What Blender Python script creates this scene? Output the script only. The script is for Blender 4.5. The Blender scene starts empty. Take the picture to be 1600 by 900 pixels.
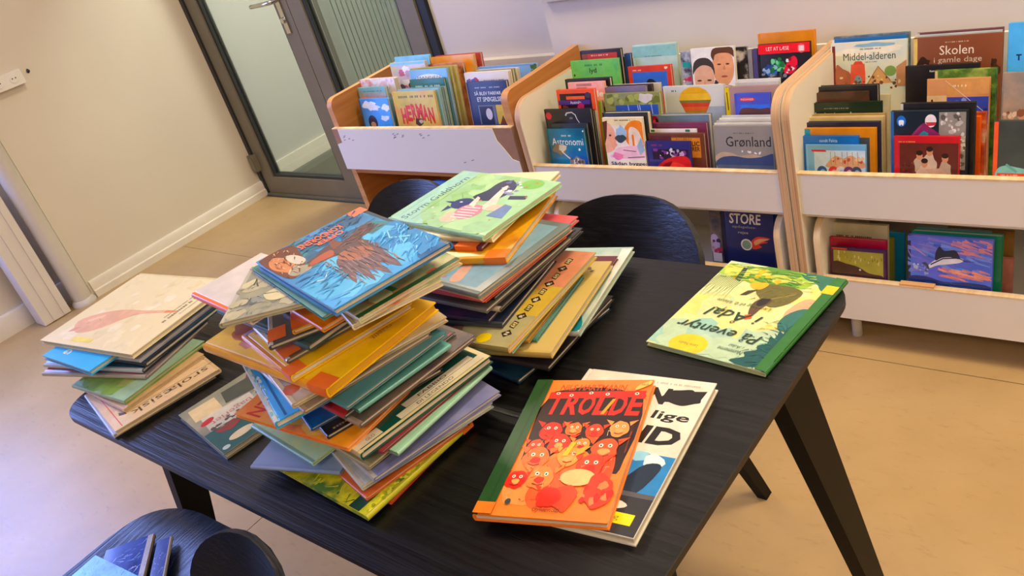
import bpy, bmesh, math, random
from mathutils import Matrix, Vector
S = bpy.context.scene
COL = S.collection
# ------------------------------------------------------------------ camera
FPX = 1324.59
CAM = Vector((0.0, 0.0, 1.53))
RIGHT = Vector((0.7597106519, 0.5922179107, -0.2685473359))
DOWN = Vector((0.1156722539, -0.5294758988, -0.8404018100))
FWD = Vector((-0.6398903461, 0.6073987313, -0.4707516608))
cd = bpy.data.cameras.new('camera'); cam = bpy.data.objects.new('camera', cd); COL.objects.link(cam)
cd.sensor_width = 36.0; cd.lens = FPX / 1600 * 36.0; cd.clip_start = 0.05
cam.matrix_world = Matrix(((RIGHT.x, -DOWN.x, -FWD.x, CAM.x), (RIGHT.y, -DOWN.y, -FWD.y, CAM.y),
                           (RIGHT.z, -DOWN.z, -FWD.z, CAM.z), (0, 0, 0, 1)))
S.camera = cam
S.view_settings.view_transform = 'Standard'; S.view_settings.look = 'None'
S.view_settings.gamma = 1.0; S.view_settings.use_curve_mapping = False
S.view_settings.exposure = -0.1
# ------------------------------------------------------------------ light
W = bpy.data.worlds.new('world'); S.world = W; W.use_nodes = True
bg = W.node_tree.nodes['Background']; bg.inputs[0].default_value = (0.45, 0.62, 1.0, 1); bg.inputs[1].default_value = 1.0
def area(name, loc, target, sx, sy, power, col):
    d = bpy.data.lights.new(name, 'AREA'); d.shape = 'RECTANGLE'; d.size = sx; d.size_y = sy; d.energy = power; d.color = col
    o = bpy.data.objects.new(name, d); COL.objects.link(o); o.location = loc
    o.rotation_euler = (Vector(target) - Vector(loc)).to_track_quat('-Z', 'Y').to_euler(); return o
# daylight coming in through the tall window in the left wall
area('window_daylight', (-4.72, 0.10, 1.62), (-1.5, 0.1, -0.2), 1.5, 2.1, 150, (0.27, 0.38, 1.0))
LAMPS = [(-0.4, 1.70, 'nearest the bins', 40), (1.6, 1.2, 'over the right wall', 38), (-2.7, 1.75, 'nearest the glass door', 23), (0.6, -1.2, 'behind the camera', 28), (2.3, -1.4, 'in the far front corner', 28)]
LAMP_COL = (1.0, 0.83, 0.60)
# ------------------------------------------------------------------ pixel helpers: a point of the place from a pixel and a known plane
def ray(px, py): return RIGHT * ((px - 800) / FPX) + DOWN * ((py - 450) / FPX) + FWD
def atz(px, py, z): d = ray(px, py); return CAM + d * ((z - CAM.z) / d.z)
def pix(P): v = Vector(P) - CAM; d = v.dot(FWD); return 800 + FPX * v.dot(RIGHT) / d, 450 + FPX * v.dot(DOWN) / d
def aty(px, py, y): d = ray(px, py); return CAM + d * ((y - CAM.y) / d.y)
# ------------------------------------------------------------------ materials
def lin(h):
    h = h.lstrip('#'); r = [int(h[i:i + 2], 16) / 255 for i in (0, 2, 4)]
    return tuple((c / 12.92 if c <= 0.04045 else ((c + 0.055) / 1.055) ** 2.4) for c in r) + (1.0,)
MC = {}
def newmat(name):
    m = bpy.data.materials.new(name); m.use_nodes = True; nt = m.node_tree
    return m, nt, nt.nodes['Principled BSDF']
def coords(nt, scale=(1, 1, 1), loc=(0, 0, 0), rot=(0, 0, 0)):
    tc = nt.nodes.new('ShaderNodeTexCoord'); mp = nt.nodes.new('ShaderNodeMapping')
    mp.inputs['Scale'].default_value = scale; mp.inputs['Location'].default_value = loc; mp.inputs['Rotation'].default_value = rot
    nt.links.new(tc.outputs['Object'], mp.inputs['Vector']); return mp.outputs['Vector']
def noise(nt, vec, scale, detail=3, rough=0.55):
    n = nt.nodes.new('ShaderNodeTexNoise'); n.inputs['Scale'].default_value = scale
    n.inputs['Detail'].default_value = detail; n.inputs['Roughness'].default_value = rough
    nt.links.new(vec, n.inputs['Vector']); return n.outputs['Fac']
def ramp(nt, fac, stops):
    r = nt.nodes.new('ShaderNodeValToRGB'); e = r.color_ramp.elements
    while len(e) < len(stops): e.new(0.5)
    for el, (p, c) in zip(e, stops): el.position = p; el.color = c
    nt.links.new(fac, r.inputs['Fac']); return r.outputs['Color']
def bump(nt, b, h, strength, dist=0.002):
    n = nt.nodes.new('ShaderNodeBump'); n.inputs['Strength'].default_value = strength; n.inputs['Distance'].default_value = dist
    nt.links.new(h, n.inputs['Height']); nt.links.new(n.outputs['Normal'], b.inputs['Normal'])
def solid(h, rough=0.4, var=0.08, scale=30, metal=0.0, bmp=0.0, coat=0.0):
    """one colour with a little procedural mottling"""
    k = ('solid', h, rough, var, scale, metal, bmp, coat)
    if k in MC: return MC[k]
    m, nt, b = newmat('paint_' + h.lstrip('#')); c = lin(h); v = coords(nt); n = noise(nt, v, scale)
    lo = tuple(x * (1 - var) for x in c[:3]) + (1,); hi = tuple(min(1, x * (1 + var)) for x in c[:3]) + (1,)
    nt.links.new(ramp(nt, n, [(0.3, lo), (0.7, hi)]), b.inputs['Base Color'])
    b.inputs['Roughness'].default_value = rough; b.inputs['Metallic'].default_value = metal
    if coat: b.inputs['Coat Weight'].default_value = coat; b.inputs['Coat Roughness'].default_value = 0.15
    if bmp: bump(nt, b, n, bmp)
    MC[k] = m; return m
def vivid(h, k=1.22):
    h = h.lstrip('#'); r = [int(h[i:i + 2], 16) for i in (0, 2, 4)]; m = .3 * r[0] + .59 * r[1] + .11 * r[2]
    return '#%02x%02x%02x' % tuple(max(0, min(255, int(round(m + (c - m) * k)))) for c in r)
def painted(cols, scale=14, seed=0, rough=0.32, stretch=(1, 1, 1)):
    """illustrated cover: a procedural wash of several colours"""
    k = ('painted', tuple(cols), scale, seed, rough, stretch)
    if k in MC: return MC[k]
    m, nt, b = newmat('cover_wash'); v = coords(nt, stretch, (seed * 3.1, seed * 1.7, seed * .9))
    n = noise(nt, v, scale, 4, 0.6); k2 = len(cols)
    st = [(0.34 + 0.32 * i / max(1, k2 - 1), lin(vivid(c))) for i, c in enumerate(cols)]
    nt.links.new(ramp(nt, n, st), b.inputs['Base Color'])
    b.inputs['Roughness'].default_value = rough; b.inputs['Coat Weight'].default_value = 0.25; b.inputs['Coat Roughness'].default_value = 0.12
    MC[k] = m; return m
def page_mat():
    if 'page' in MC: return MC['page']
    m, nt, b = newmat('page_edges'); v = coords(nt, (6, 6, 1)); n = noise(nt, coords(nt, (2, 2, 900)), 1.0, 2)
    nt.links.new(ramp(nt, n, [(0.3, lin('#a89a80')), (0.65, lin('#e6dcc6'))]), b.inputs['Base Color'])
    b.inputs['Roughness'].default_value = 0.8; bump(nt, b, n, 0.5, 0.0006); MC['page'] = m; return m
def black_wood(axis, spec=0.42):
    k = ('bw', axis, spec)
    if k in MC: return MC[k]
    m, nt, b = newmat('black_stained_oak'); sc = (3, 110, 110) if axis == 'x' else (110, 3, 110)
    n = noise(nt, coords(nt, sc), 1.0, 4, 0.65)
    nt.links.new(ramp(nt, n, [(0.35, lin('#040404')), (0.65, lin('#0b0b0c'))]), b.inputs['Base Color'])
    r = nt.nodes.new('ShaderNodeMapRange'); r.inputs['To Min'].default_value = 0.20; r.inputs['To Max'].default_value = 0.50
    nt.links.new(n, r.inputs['Value']); nt.links.new(r.outputs['Result'], b.inputs['Roughness'])
    b.inputs['Specular IOR Level'].default_value = spec; bump(nt, b, n, 0.9, 0.0014); MC[k] = m; return m
def ply(h1, h2, sc=(2, 2, 60)):
    k = ('ply', h1, h2, sc)
    if k in MC: return MC[k]
    m, nt, b = newmat('plywood'); n = noise(nt, coords(nt, sc), 1.0, 4, 0.6)
    nt.links.new(ramp(nt, n, [(0.35, lin(h1)), (0.65, lin(h2))]), b.inputs['Base Color'])
    b.inputs['Roughness'].default_value = 0.45; MC[k] = m; return m
def floor_mat():
    m, nt, b = newmat('worn_linoleum'); v = coords(nt); n = noise(nt, v, 2.2, 5, 0.6); n2 = noise(nt, coords(nt, (9, 26, 1), (0, 0, 0), (0, 0, 0.5)), 1.6, 8, 0.75)
    c1 = ramp(nt, n, [(0.3, lin('#a98a59')), (0.7, lin('#b99966'))]); c2 = ramp(nt, n2, [(0.30, lin('#9c8a6c')), (0.44, lin('#ffffff'))])
    mx = nt.nodes.new('ShaderNodeMix'); mx.data_type = 'RGBA'; mx.blend_type = 'MULTIPLY'; mx.inputs[0].default_value = 0.30
    nt.links.new(c1, mx.inputs[6]); nt.links.new(c2, mx.inputs[7]); nt.links.new(mx.outputs[2], b.inputs['Base Color'])
    r = nt.nodes.new('ShaderNodeMapRange'); r.inputs['To Min'].default_value = 0.32; r.inputs['To Max'].default_value = 0.50
    nt.links.new(n2, r.inputs['Value']); nt.links.new(r.outputs['Result'], b.inputs['Roughness']); bump(nt, b, n2, 0.12, 0.001); return m
def wall_mat(h, name='painted_wall'):
    m, nt, b = newmat(name); c = lin(h); n = noise(nt, coords(nt), 1.1, 5); n2 = noise(nt, coords(nt), 160, 2)
    lo = tuple(x * .93 for x in c[:3]) + (1,)
    nt.links.new(ramp(nt, n, [(0.3, lo), (0.7, c)]), b.inputs['Base Color']); b.inputs['Roughness'].default_value = 0.62; bump(nt, b, n2, 0.15, 0.0008); return m
def glass_mat(name, tint, gl=0.10):
    m, nt, b = newmat(name); nt.nodes.remove(b); out = nt.nodes['Material Output']
    t = nt.nodes.new('ShaderNodeBsdfTransparent'); t.inputs[0].default_value = tint
    g = nt.nodes.new('ShaderNodeBsdfGlossy'); g.inputs['Roughness'].default_value = 0.03
    lw = nt.nodes.new('ShaderNodeLayerWeight'); lw.inputs[0].default_value = gl
    mx = nt.nodes.new('ShaderNodeMixShader'); nt.links.new(lw.outputs['Facing'], mx.inputs[0]); nt.links.new(t.outputs[0], mx.inputs[1]); nt.links.new(g.outputs[0], mx.inputs[2])
    nt.links.new(mx.outputs[0], out.inputs[0]); return m
def emit_mat(name, col, st):
    m, nt, b = newmat(name); b.inputs['Base Color'].default_value = (1, 1, 1, 1); b.inputs['Emission Color'].default_value = col; b.inputs['Emission Strength'].default_value = st; return m
# ------------------------------------------------------------------ mesh helpers
def link(name, me, mat, parent=None):
    o = bpy.data.objects.new(name, me); COL.objects.link(o)
    if mat is not None and not me.materials:
        for m in (mat if isinstance(mat, (list, tuple)) else [mat]): me.materials.append(m)
    if parent is not None: o.parent = parent
    return o
def tag(o, label=None, cat=None, group=None, kind=None):
    if label: o['label'] = label
    if cat: o['category'] = cat
    if group: o['group'] = group
    if kind: o['kind'] = kind
    return o
def empty(name, loc=(0, 0, 0), rz=0.0, mat4=None):
    o = bpy.data.objects.new(name, None); COL.objects.link(o); o.empty_display_size = 0.05
    if mat4 is not None: o.matrix_world = mat4
    else: o.location = loc; o.rotation_euler = (0, 0, rz)
    return o
def smooth(me, ang=40):
    for p in me.polygons: p.use_smooth = True
    me.set_sharp_from_angle(angle=math.radians(ang))
def bm_box(bm, x0, x1, y0, y1, z0, z1, mi=0):
    v = [bm.verts.new(p) for p in ((x0, y0, z0), (x1, y0, z0), (x1, y1, z0), (x0, y1, z0), (x0, y0, z1), (x1, y0, z1), (x1, y1, z1), (x0, y1, z1))]
    for f in ((3, 2, 1, 0), (4, 5, 6, 7), (0, 1, 5, 4), (1, 2, 6, 5), (2, 3, 7, 6), (3, 0, 4, 7)):
        bm.faces.new([v[i] for i in f]).material_index = mi
    return v
def done(bm, name, bev=0.0, seg=2, sm=True):
    if bev:
        bmesh.ops.bevel(bm, geom=[e for e in bm.edges if e.calc_face_angle(0) > 0.6], offset=bev, segments=seg, affect='EDGES', profile=0.5)
    bmesh.ops.recalc_face_normals(bm, faces=bm.faces)
    me = bpy.data.meshes.new(name); bm.to_mesh(me); bm.free()
    if sm: smooth(me)
    return me
def box(name, x0, x1, y0, y1, z0, z1, mat, parent=None, bev=0.0, seg=2):
    bm = bmesh.new(); bm_box(bm, x0, x1, y0, y1, z0, z1); return link(name, done(bm, name, bev, seg), mat, parent)
def prism(name, pts, axis, a0, a1, mat, parent=None, bev=0.0, edge_mat=None):
    """profile pts extruded along axis 'x','y' or 'z' from a0 to a1; edge_mat goes on the rim"""
    bm = bmesh.new()
    def mk(p, a): return {'x': (a, p[0], p[1]), 'y': (p[0], a, p[1]), 'z': (p[0], p[1], a)}[axis]
    A = [bm.verts.new(mk(p, a0)) for p in pts]; B = [bm.verts.new(mk(p, a1)) for p in pts]
    bm.faces.new(A[::-1]); bm.faces.new(B); n = len(pts)
    for i in range(n): bm.faces.new((A[i], A[(i + 1) % n], B[(i + 1) % n], B[i])).material_index = 1 if edge_mat else 0
    me = done(bm, name, bev); return link(name, me, [mat, edge_mat] if edge_mat else mat, parent)
def round_rect(x0, x1, y0, y1, r, seg=8):
    pts = []
    for cx, cy, a in ((x1 - r, y0 + r, -90), (x1 - r, y1 - r, 0), (x0 + r, y1 - r, 90), (x0 + r, y0 + r, 180)):
        for i in range(seg + 1):
            t = math.radians(a + 90 * i / seg); pts.append((cx + r * math.cos(t), cy + r * math.sin(t)))
    return pts
def tube(name, path, rad, mat, parent=None, seg=14, caps=True):
    bm = bmesh.new(); P = [Vector(p) for p in path]; R = rad if isinstance(rad, (list, tuple)) else [rad] * len(P); rings = []
    for i, p in enumerate(P):
        d = (P[min(i + 1, len(P) - 1)] - P[max(i - 1, 0)]).normalized()
        u = d.cross(Vector((0, 0, 1)) if abs(d.z) < 0.9 else Vector((1, 0, 0))).normalized(); w = d.cross(u)
        rings.append([bm.verts.new(p + (u * math.cos(2 * math.pi * k / seg) + w * math.sin(2 * math.pi * k / seg)) * R[i]) for k in range(seg)])
    for a, b in zip(rings, rings[1:]):
        for k in range(seg): bm.faces.new((a[k], a[(k + 1) % seg], b[(k + 1) % seg], b[k]))
    if caps: bm.faces.new(rings[0][::-1]); bm.faces.new(rings[-1])
    return link(name, done(bm, name), mat, parent)
# ================================================================== the room
WHITE = wall_mat('#dcd3c4'); WLEFT = wall_mat('#dacfba'); TRIM = solid('#e2d9c6', 0.35, 0.05, 8); CEIL = wall_mat('#ece8e0')
FLOOR = floor_mat(); GAPM = solid('#6b5a42', 0.8)
XL, YB, YS, XR, YF, ZC = -4.45, 2.56, 2.41, 3.2, -3.6, 2.85
def structure(o): o['kind'] = 'structure'; return o
fl = structure(box('floor', -5.2, XR + .1, YF - .1, 6.3, -0.12, -0.004, GAPM))
xs = [-5.2, -2.058, -0.06, 1.94, XR + .1]; ys = [YF - .1, -0.10, 1.90, 2.50]
for i in range(4):
    for j in range(3):
        box('floor_sheet', xs[i] + .0014, xs[i + 1] - .0014, ys[j] + .0014, ys[j + 1] - .0014, -0.004, 0.0, FLOOR, fl)
CARP = solid('#3d4a41', 0.7, 0.15, 60); box('floor_sheet', -5.2, -1.9, 2.503, 6.3, -0.004, 0.0, CARP, fl)
structure(box('ceiling', -5.2, XR + .1, YF - .1, 6.3, ZC, ZC + .1, CEIL))
structure(box('wall_right', XR, XR + .12, YF, YS + .3, 0, ZC, WHITE))
structure(box('wall_front', -4.6, XR, YF - .12, YF, 0, ZC, WHITE))
# back wall: door opening on the left, a stretch set back, then the wall in front of which the bins stand
bw = structure(box('wall_back', -1.95, XR, YS, YS + .30, 0, ZC, WHITE))
structure(box('wall_recess', -2.655, -1.95, YB, YB + .15, 0, ZC, WHITE))
structure(box('wall_lintel', XL, -2.655, YB, YB + .15, 2.16, ZC, WHITE))
structure(box('trim_1', -2.62, -1.952, YB - .035, YB - .0005, 0.668, 0.712, TRIM, None, .004))
# left wall with the daylight window, out of frame to the left of the pipe
lw = structure(box('wall_left', XL - .15, XL, 1.36, YB, 0, ZC, WLEFT))
bx = [(XL - .32, XL - .17, 0.9, 1.36, 0, ZC), (XL - .32, XL - .17, -0.7, 0.9, 0, 0.48), (XL - .32, XL - .17, -0.7, 0.9, 2.78, ZC), (XL - .32, XL - .17, YF, -0.7, 0, ZC)]
for b in bx: structure(box('wall_window_side', *b, WLEFT))
structure(box('wall_reveal', XL - .17, XL - .15, 1.36, 1.38, 0, ZC, WLEFT))
win = structure(box('window_1', XL - .30, XL - .20, -0.7, 0.9, 0.48, 0.54, TRIM, None, .004))
for y in (-0.7, 0.07, 0.84): box('window_frame', XL - .28, XL - .22, y, y + .06, .54, 2.72, TRIM, win, .004)
box('window_frame', XL - .28, XL - .22, -0.7, 0.9, 2.72, 2.78, TRIM, win, .004)
GLW = glass_mat('window_glass', (.96, .98, 1, 1))
for y in (-.64, .13): box('pane', XL - .253, XL - .247, y, y + .71, .54, 2.72, GLW, win)
# skirting of the left wall, as two stepped strips
def skirting(name, x, y0, y1):
    o = structure(prism(name, [(x, 0), (x + .022, 0), (x + .022, .035), (x + .014, .040), (x + .014, .082), (x + .008, .092), (x, .092)], 'y', y0, y1, TRIM)); return o
skirting('baseboard_left', XL, 1.372, YB - .001)
structure(prism('baseboard_window', [(XL - .17, 0), (XL - .145, 0), (XL - .145, .10), (XL - .15, .11), (XL - .17, .11)], 'y', -3.5, 1.355, TRIM))
structure(box('baseboard_corner', XL + .001, XL + .06, YB - .022, YB - .001, 0, .09, TRIM, None, .003))
# heating pipe and boxed casing in front of the corner of the left wall
pm = solid('#cfc7b8', 0.4, 0.05, 9)
pr = empty('heating_pipe', (XL - .01, 1.3122, 0)); tag(pr, 'pale painted heating pipe standing in the left wall corner', 'pipe')
tube('pipe', [(0, 0, 0.012), (0, 0, 0.9), (0, 0, 1.8), (0, 0, ZC)], 0.047, pm, pr, 20)
tube('floor_collar', [(0, 0, 0.0), (0, 0, .012), (0, 0, .03)], [.062, .062, .05], pm, pr, 18)
cm = solid('#ded6cb', 0.45, 0.04, 6)
cr = empty('pipe_casing', (XL - .055, 1.165, 0)); tag(cr, 'white boxed casing with metal valve beside the heating pipe', 'casing')
box('casing_front', -.055, .055, -.075, .065, 0.004, .66, cm, cr, .006)
box('casing_strip', .055, .061, -.028, -.018, .01, .655, cm, cr, .002)
box('casing_strip', .055, .061, .028, .034, .01, .655, cm, cr, .002)
chrome = solid('#c9c9c6', 0.18, 0.03, 20, 1.0)
tube('valve', [(0, 0, .66), (0, 0, .69)], .012, chrome, cr); tube('valve_knob', [(-.03, .0, .70), (.0, .0, .70), (.03, .03, .705), (.05, .05, .705)], [.010, .014, .014, .010], chrome, cr)
# socket strip and a screw on the left wall
pl = solid('#ece6d8', 0.3, 0.02, 6); dk = solid('#2a2622', 0.6)
so = empty('socket_strip', (XL, 1.515, 1.112)); tag(so, 'white double wall socket at the left picture edge', 'socket')
box('socket_body', 0.0005, .034, -.09, .075, -.034, .034, pl, so, .006)
for y in (-.045, .03):
    tube('socket_ring', [(.034, y, 0), (.0375, y, 0)], [.021, .0195], pl, so, 18)
    for a in (-.008, .008): tube('pin_hole', [(.0372, y + a, 0.002), (.0382, y + a, 0.002)], .0032, dk, so, 8)
box('cable', .004, .012, -.03, -.02, .034, .9, pl, so, .002)
sc_ = tube('screw_head', [(XL + .0005, 1.632, 1.118), (XL + .006, 1.636, 1.118)], [.011, .006], dk, None, 10); tag(sc_, 'dark screw stub in the left wall beside the socket', 'screw')
bd = empty('wall_board', (-1.93, YS, .945)); tag(bd, 'pale grey notice board above the middle bin at the top edge', 'board')
box('board_panel', 0.01, 1.9, -.018, -.0005, 0.01, 1.2, wall_mat('#c9c3ba'), bd); box('board_frame', 0, 1.91, -.022, -.0005, 0, .012, solid('#b9b4ac', .4), bd)
box('board_frame', 0, .011, -.022, -.0005, .012, 1.2, solid('#b9b4ac', .4), bd)
# ---------------------------------------------------------------- glazed double door
ALU = solid('#746d5a', 0.42, 0.05, 12); ALD = solid('#2b2d2c', 0.5); GLD = glass_mat('door_glass', (.76, .79, .77, 1))
dr = structure(empty('door_1', (XL, YB, 0)))
def leaf(x0, x1, nm):
    fr = box(nm + '_stile', x0, x0 + .10, -.03, .03, .012, 2.10, ALU, dr, .004)
    box(nm + '_stile', x1 - .10, x1, -.03, .03, .012, 2.10, ALU, dr, .004)
    box(nm + '_rail', x0 + .10, x1 - .10, -.03, .03, .012, .115, ALU, dr, .004); box(nm + '_rail', x0 + .10, x1 - .10, -.03, .03, 2.0, 2.10, ALU, dr, .004)
    for a, b, c, d in ((x0 + .10, x0 + .118, .115, 2.0), (x1 - .118, x1 - .10, .115, 2.0), (x0 + .118, x1 - .118, .115, .13), (x0 + .118, x1 - .118, 1.985, 2.0)):
        box('glazing_bead', a, b, -.020, .020, c, d, ALD, dr)
    box('pane', x0 + .118, x1 - .118, -.004, .004, .13, 1.985, GLD, dr)
leaf(.035, .900, 'leaf'); leaf(.906, 1.742, 'leaf')
box('door_frame', .002, .030, -.04, .06, 0.002, 2.16, ALD, dr); box('door_frame', 1.748, 1.793, -.02, .06, 0.002, 2.16, solid('#15181c', .5), dr); box('door_frame', .03, 1.748, -.04, .06, 2.105, 2.16, ALU, dr)
box('threshold', .03, 1.748, -.05, .06, 0.001, .010, ALU, dr)
box('hinge', -.005 + .012, .06, -.06, -.031, .16, .26, ALU, dr, .004); tube('hinge_pin', [(.036, -.062, .17), (.036, -.062, .25)], .011, ALU, dr)
box('lock_plate', .826, .858, -.040, -.0305, .92, 1.12, chrome, dr, .004); tube('lock_cylinder', [(.842, -.040, .985), (.842, -.052, .985)], [.016, .013], chrome, dr)
tube('door_handle', [(.842, -.04, 1.082), (.842, -.075, 1.082), (.825, -.085, 1.082), (.76, -.087, 1.080), (.69, -.085, 1.078), (.672, -.075, 1.076)], [.012, .011, .011, .0105, .010, .008], chrome, dr, 12)
# corridor behind the glass
CW = wall_mat('#cfcdc4')
structure(box('wall_corridor', XL - .24, XL - .14, 2.72, 6.2, 0, ZC, CW)); structure(box('wall_corridor_end', XL - .2, -1.9, 6.2, 6.3, 0, ZC, CW)); structure(box('wall_corridor_right', -2.0, -1.9, 2.72, 6.2, 0, ZC, CW))
structure(prism('baseboard_corridor', [(XL - .14, 0), (XL - .118, 0), (XL - .118, .05), (XL - .126, .10), (XL - .14, .10)], 'y', 2.73, 6.19, TRIM))
d2 = structure(empty('door_2', (XL - .14, 3.30, 0)))
gm = solid('#8d938c', .45, .05, 10); rib = solid('#8f9a92', .5, .05, 20)
for y, w_ in ((.02, .10), (.16, .07), (1.12, .10)): box('door_frame', .001, .05, y, y + w_, 0.002, 1.5, gm, d2, .003)
box('door_rail', .001, .05, .23, 1.12, .90, .97, gm, d2, .003); box('door_rail', .001, .05, .23, 1.12, 0.102, .20, gm, d2, .003); box('door_rail', .001, .05, .23, 1.12, 1.43, 1.5, gm, d2, .003)
box('door_pane', .001, .012, .23, 1.12, .97, 1.43, solid('#6f8ea8', .15), d2)
for i in range(22): box('rib', .001, .03, .235 + i * .040, .235 + i * .040 + .032, .20, .90, rib, d2, .004)
# ---------------------------------------------------------------- ceiling lamps
lampm = emit_mat('lamp_diffuser', LAMP_COL + (1,), 4.0); lfr = solid('#d8d8d4', .4)
for i, (x, y, wh, pw) in enumerate(LAMPS):
    r = empty('ceiling_lamp', (x, y, ZC)); tag(r, 'flat warm ceiling lamp panel ' + wh, 'lamp', 'ceiling lamps')
    box('lamp_frame', -.31, .31, -.31, .31, -.045, -.0005, lfr, r, .004); box('diffuser', -.28, .28, -.28, .28, -.052, -.0455, lampm, r)
    l = area('lamp_light', (x, y, ZC - .06), (x, y, 0), .55, .55, pw, LAMP_COL)
r = empty('ceiling_lamp', (-3.3, 3.3, ZC)); tag(r, 'added fill lamp panel, unseen, in the corridor behind the glass door', 'lamp', 'ceiling lamps')  # unseen lamp, added as fill light for the corridor
box('lamp_frame', -.31, .31, -.31, .31, -.045, -.0005, lfr, r, .004); box('diffuser', -.28, .28, -.28, .28, -.052, -.0455, emit_mat('fill_diffuser', (.85, 1, .95, 1), 2.0), r)
area('corridor_fill', (-3.3, 3.3, ZC - .06), (-3.3, 3.3, 0), .55, .55, 135, (1.0, .97, .92))
# ================================================================== table
TX0, TX1, TY0, TY1, TZ = -1.84, -0.46, 0.38, 1.19, 0.73
BWX = black_wood('x'); BWY = black_wood('y'); BED = solid('#15120e', .45); CWX = black_wood('x', .62); CWY = black_wood('y', .8)
tb = empty('library_table', ((TX0 + TX1) / 2, (TY0 + TY1) / 2, 0)); tag(tb, 'black stained wooden table covered with heaps of picture books', 'table')
hx, hy = (TX1 - TX0) / 2, (TY1 - TY0) / 2
def table_top():
    bm = bmesh.new(); A = round_rect(-hx, hx, -hy, hy, .075, 10); Bq = round_rect(-hx + .012, hx - .012, -hy + .012, hy - .012, .066, 10)
    rings = []
    for pts, z in ((Bq, TZ - .024), (A, TZ - .012), (A, TZ - .001)): rings.append([bm.verts.new((p[0], p[1], z)) for p in pts])
    ins = round_rect(-hx + .001, hx - .001, -hy + .001, hy - .001, .074, 10); rings.append([bm.verts.new((p[0], p[1], TZ)) for p in ins])
    n = len(A)
    for a, b in zip(rings, rings[1:]):
        for i in range(n): bm.faces.new((a[i], a[(i + 1) % n], b[(i + 1) % n], b[i])).material_index = 1
    bm.faces.new(rings[0][::-1]); bm.faces.new(rings[-1])
    return link('table_top', done(bm, 'table_top'), [BWX, BED], tb)
table_top()
def taper_leg(name, top, bot, st, sb, parent, mat):
    bm = bmesh.new(); V = []
    for (c, s) in ((bot, sb), (top, st)):
        V.append([bm.verts.new((c[0] + a * s[0] / 2, c[1] + b * s[1] / 2, c[2])) for a, b in ((-1, -1), (1, -1), (1, 1), (-1, 1))])
    bm.faces.new(V[0][::-1]); bm.faces.new(V[1])
    for i in range(4): bm.faces.new((V[0][i], V[0][(i + 1) % 4], V[1][(i + 1) % 4], V[1][i]))
    return link(name, done(bm, name, .004, 2), mat, parent)
LEGM = solid('#080706', .5, .1, 40); LEGM.node_tree.nodes['Principled BSDF'].inputs['Specular IOR Level'].default_value = .2
for sx in (-1, 1):
    for sy in (-1, 1):
        taper_leg('leg', (sx * (hx - .07), sy * .215, TZ - .024), (sx * (hx + .018), sy * .335, 0), (.034, .10), (.028, .045), tb, LEGM)
    box('leg_rail', min(sx * (hx - .085), sx * (hx - .055)), max(sx * (hx - .085), sx * (hx - .055)), -.16, .16, TZ - .055, TZ - .0245, LEGM, tb, .002)
box('apron', -hx + .07, hx - .07, -.02, .02, TZ - .06, TZ - .0245, LEGM, tb, .002)
# ================================================================== chairs
def sup(a, b, n, t):
    c, s = math.cos(t), math.sin(t); return a * math.copysign(abs(c) ** (2 / n), c), b * math.copysign(abs(s) ** (2 / n), s)
def sheet(name, a, b, n, fn, th, mat, parent, rings=7, seg=48):
    """superellipse sheet bent by fn(u, v) -> point and given thickness along its normal"""
    bm = bmesh.new(); eps = 1e-3
    def nrm(u, v):
        p = Vector(fn(u, v)); du = Vector(fn(u + eps, v)) - p; dv = Vector(fn(u, v + eps)) - p; return du.cross(dv).normalized()
    sides = []
    for s in (.5, -.5):
        R = []
        for i in range(rings + 1):
            f = i / rings; R.append([])
            for k in range(seg if i else 1):
                u, v = sup(a * f, b * f, n, 2 * math.pi * k / seg); R[-1].append(bm.verts.new(Vector(fn(u, v)) + nrm(u, v) * th * s))
        for k in range(seg): bm.faces.new((R[0][0], R[1][k], R[1][(k + 1) % seg]))
        for r0, r1 in zip(R[1:], R[2:]):
            for k in range(seg): bm.faces.new((r0[k], r1[k], r1[(k + 1) % seg], r0[(k + 1) % seg]))
        sides.append(R[-1])
    for k in range(seg): bm.faces.new((sides[0][k], sides[1][k], sides[1][(k + 1) % seg], sides[0][(k + 1) % seg]))
    return link(name, done(bm, name), mat, parent)
def chair(label, x, y, rz, a=.205, zc=.59):
    r = empty('plywood_chair', (x, y, 0), rz); tag(r, label, 'chair', 'black plywood chairs around the table')
    sheet('seat', .215, .215, 3.4, lambda u, v: (u, v, .445 - .02 * math.cos(min(1, math.hypot(u, v) / .22) * 1.5) - max(0, v - .12) ** 2 * 1.6), .012, CWY, r)
    sheet('backrest', a, .150, 2.8, lambda u, v: (u, -.215 - .33 * (v + .15) + 1.6 * u * u, zc + v), .012, CWX, r)
    sheet('back_support', .05, .075, 5, lambda u, v: (u, -.165 - .06 * (v + .075) / .15 + .4 * u * u, .455 + .03 * (v + .075) / .15 + .5 * max(0, v)), .012, BWX, r, 4, 24)
    for sx in (-1, 1):
        for sy in (-1, 1): taper_leg('leg', (sx * .135, sy * .13, .432), (sx * .25, sy * .215, 0), (.036, .052), (.024, .028), r, LEGM)
        box('seat_rail', sx * .135 - .012, sx * .135 + .012, -.14, .14, .405, .4215, LEGM, r, .003)
    return r
chair('black plywood chair behind the table, backrest beyond the tall heap', -1.03, 1.11, math.pi)
chair('black plywood chair half hidden behind the green goat book', -1.97, 1.315, math.pi, .205, .49)
chair('black plywood chair at lower left with picture books on its seat', -1.555, 0.245, 0.02)
chair('black plywood chair turned its back to the table at the bottom edge', -1.10, 0.035, math.radians(167), .205, .565)
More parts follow.
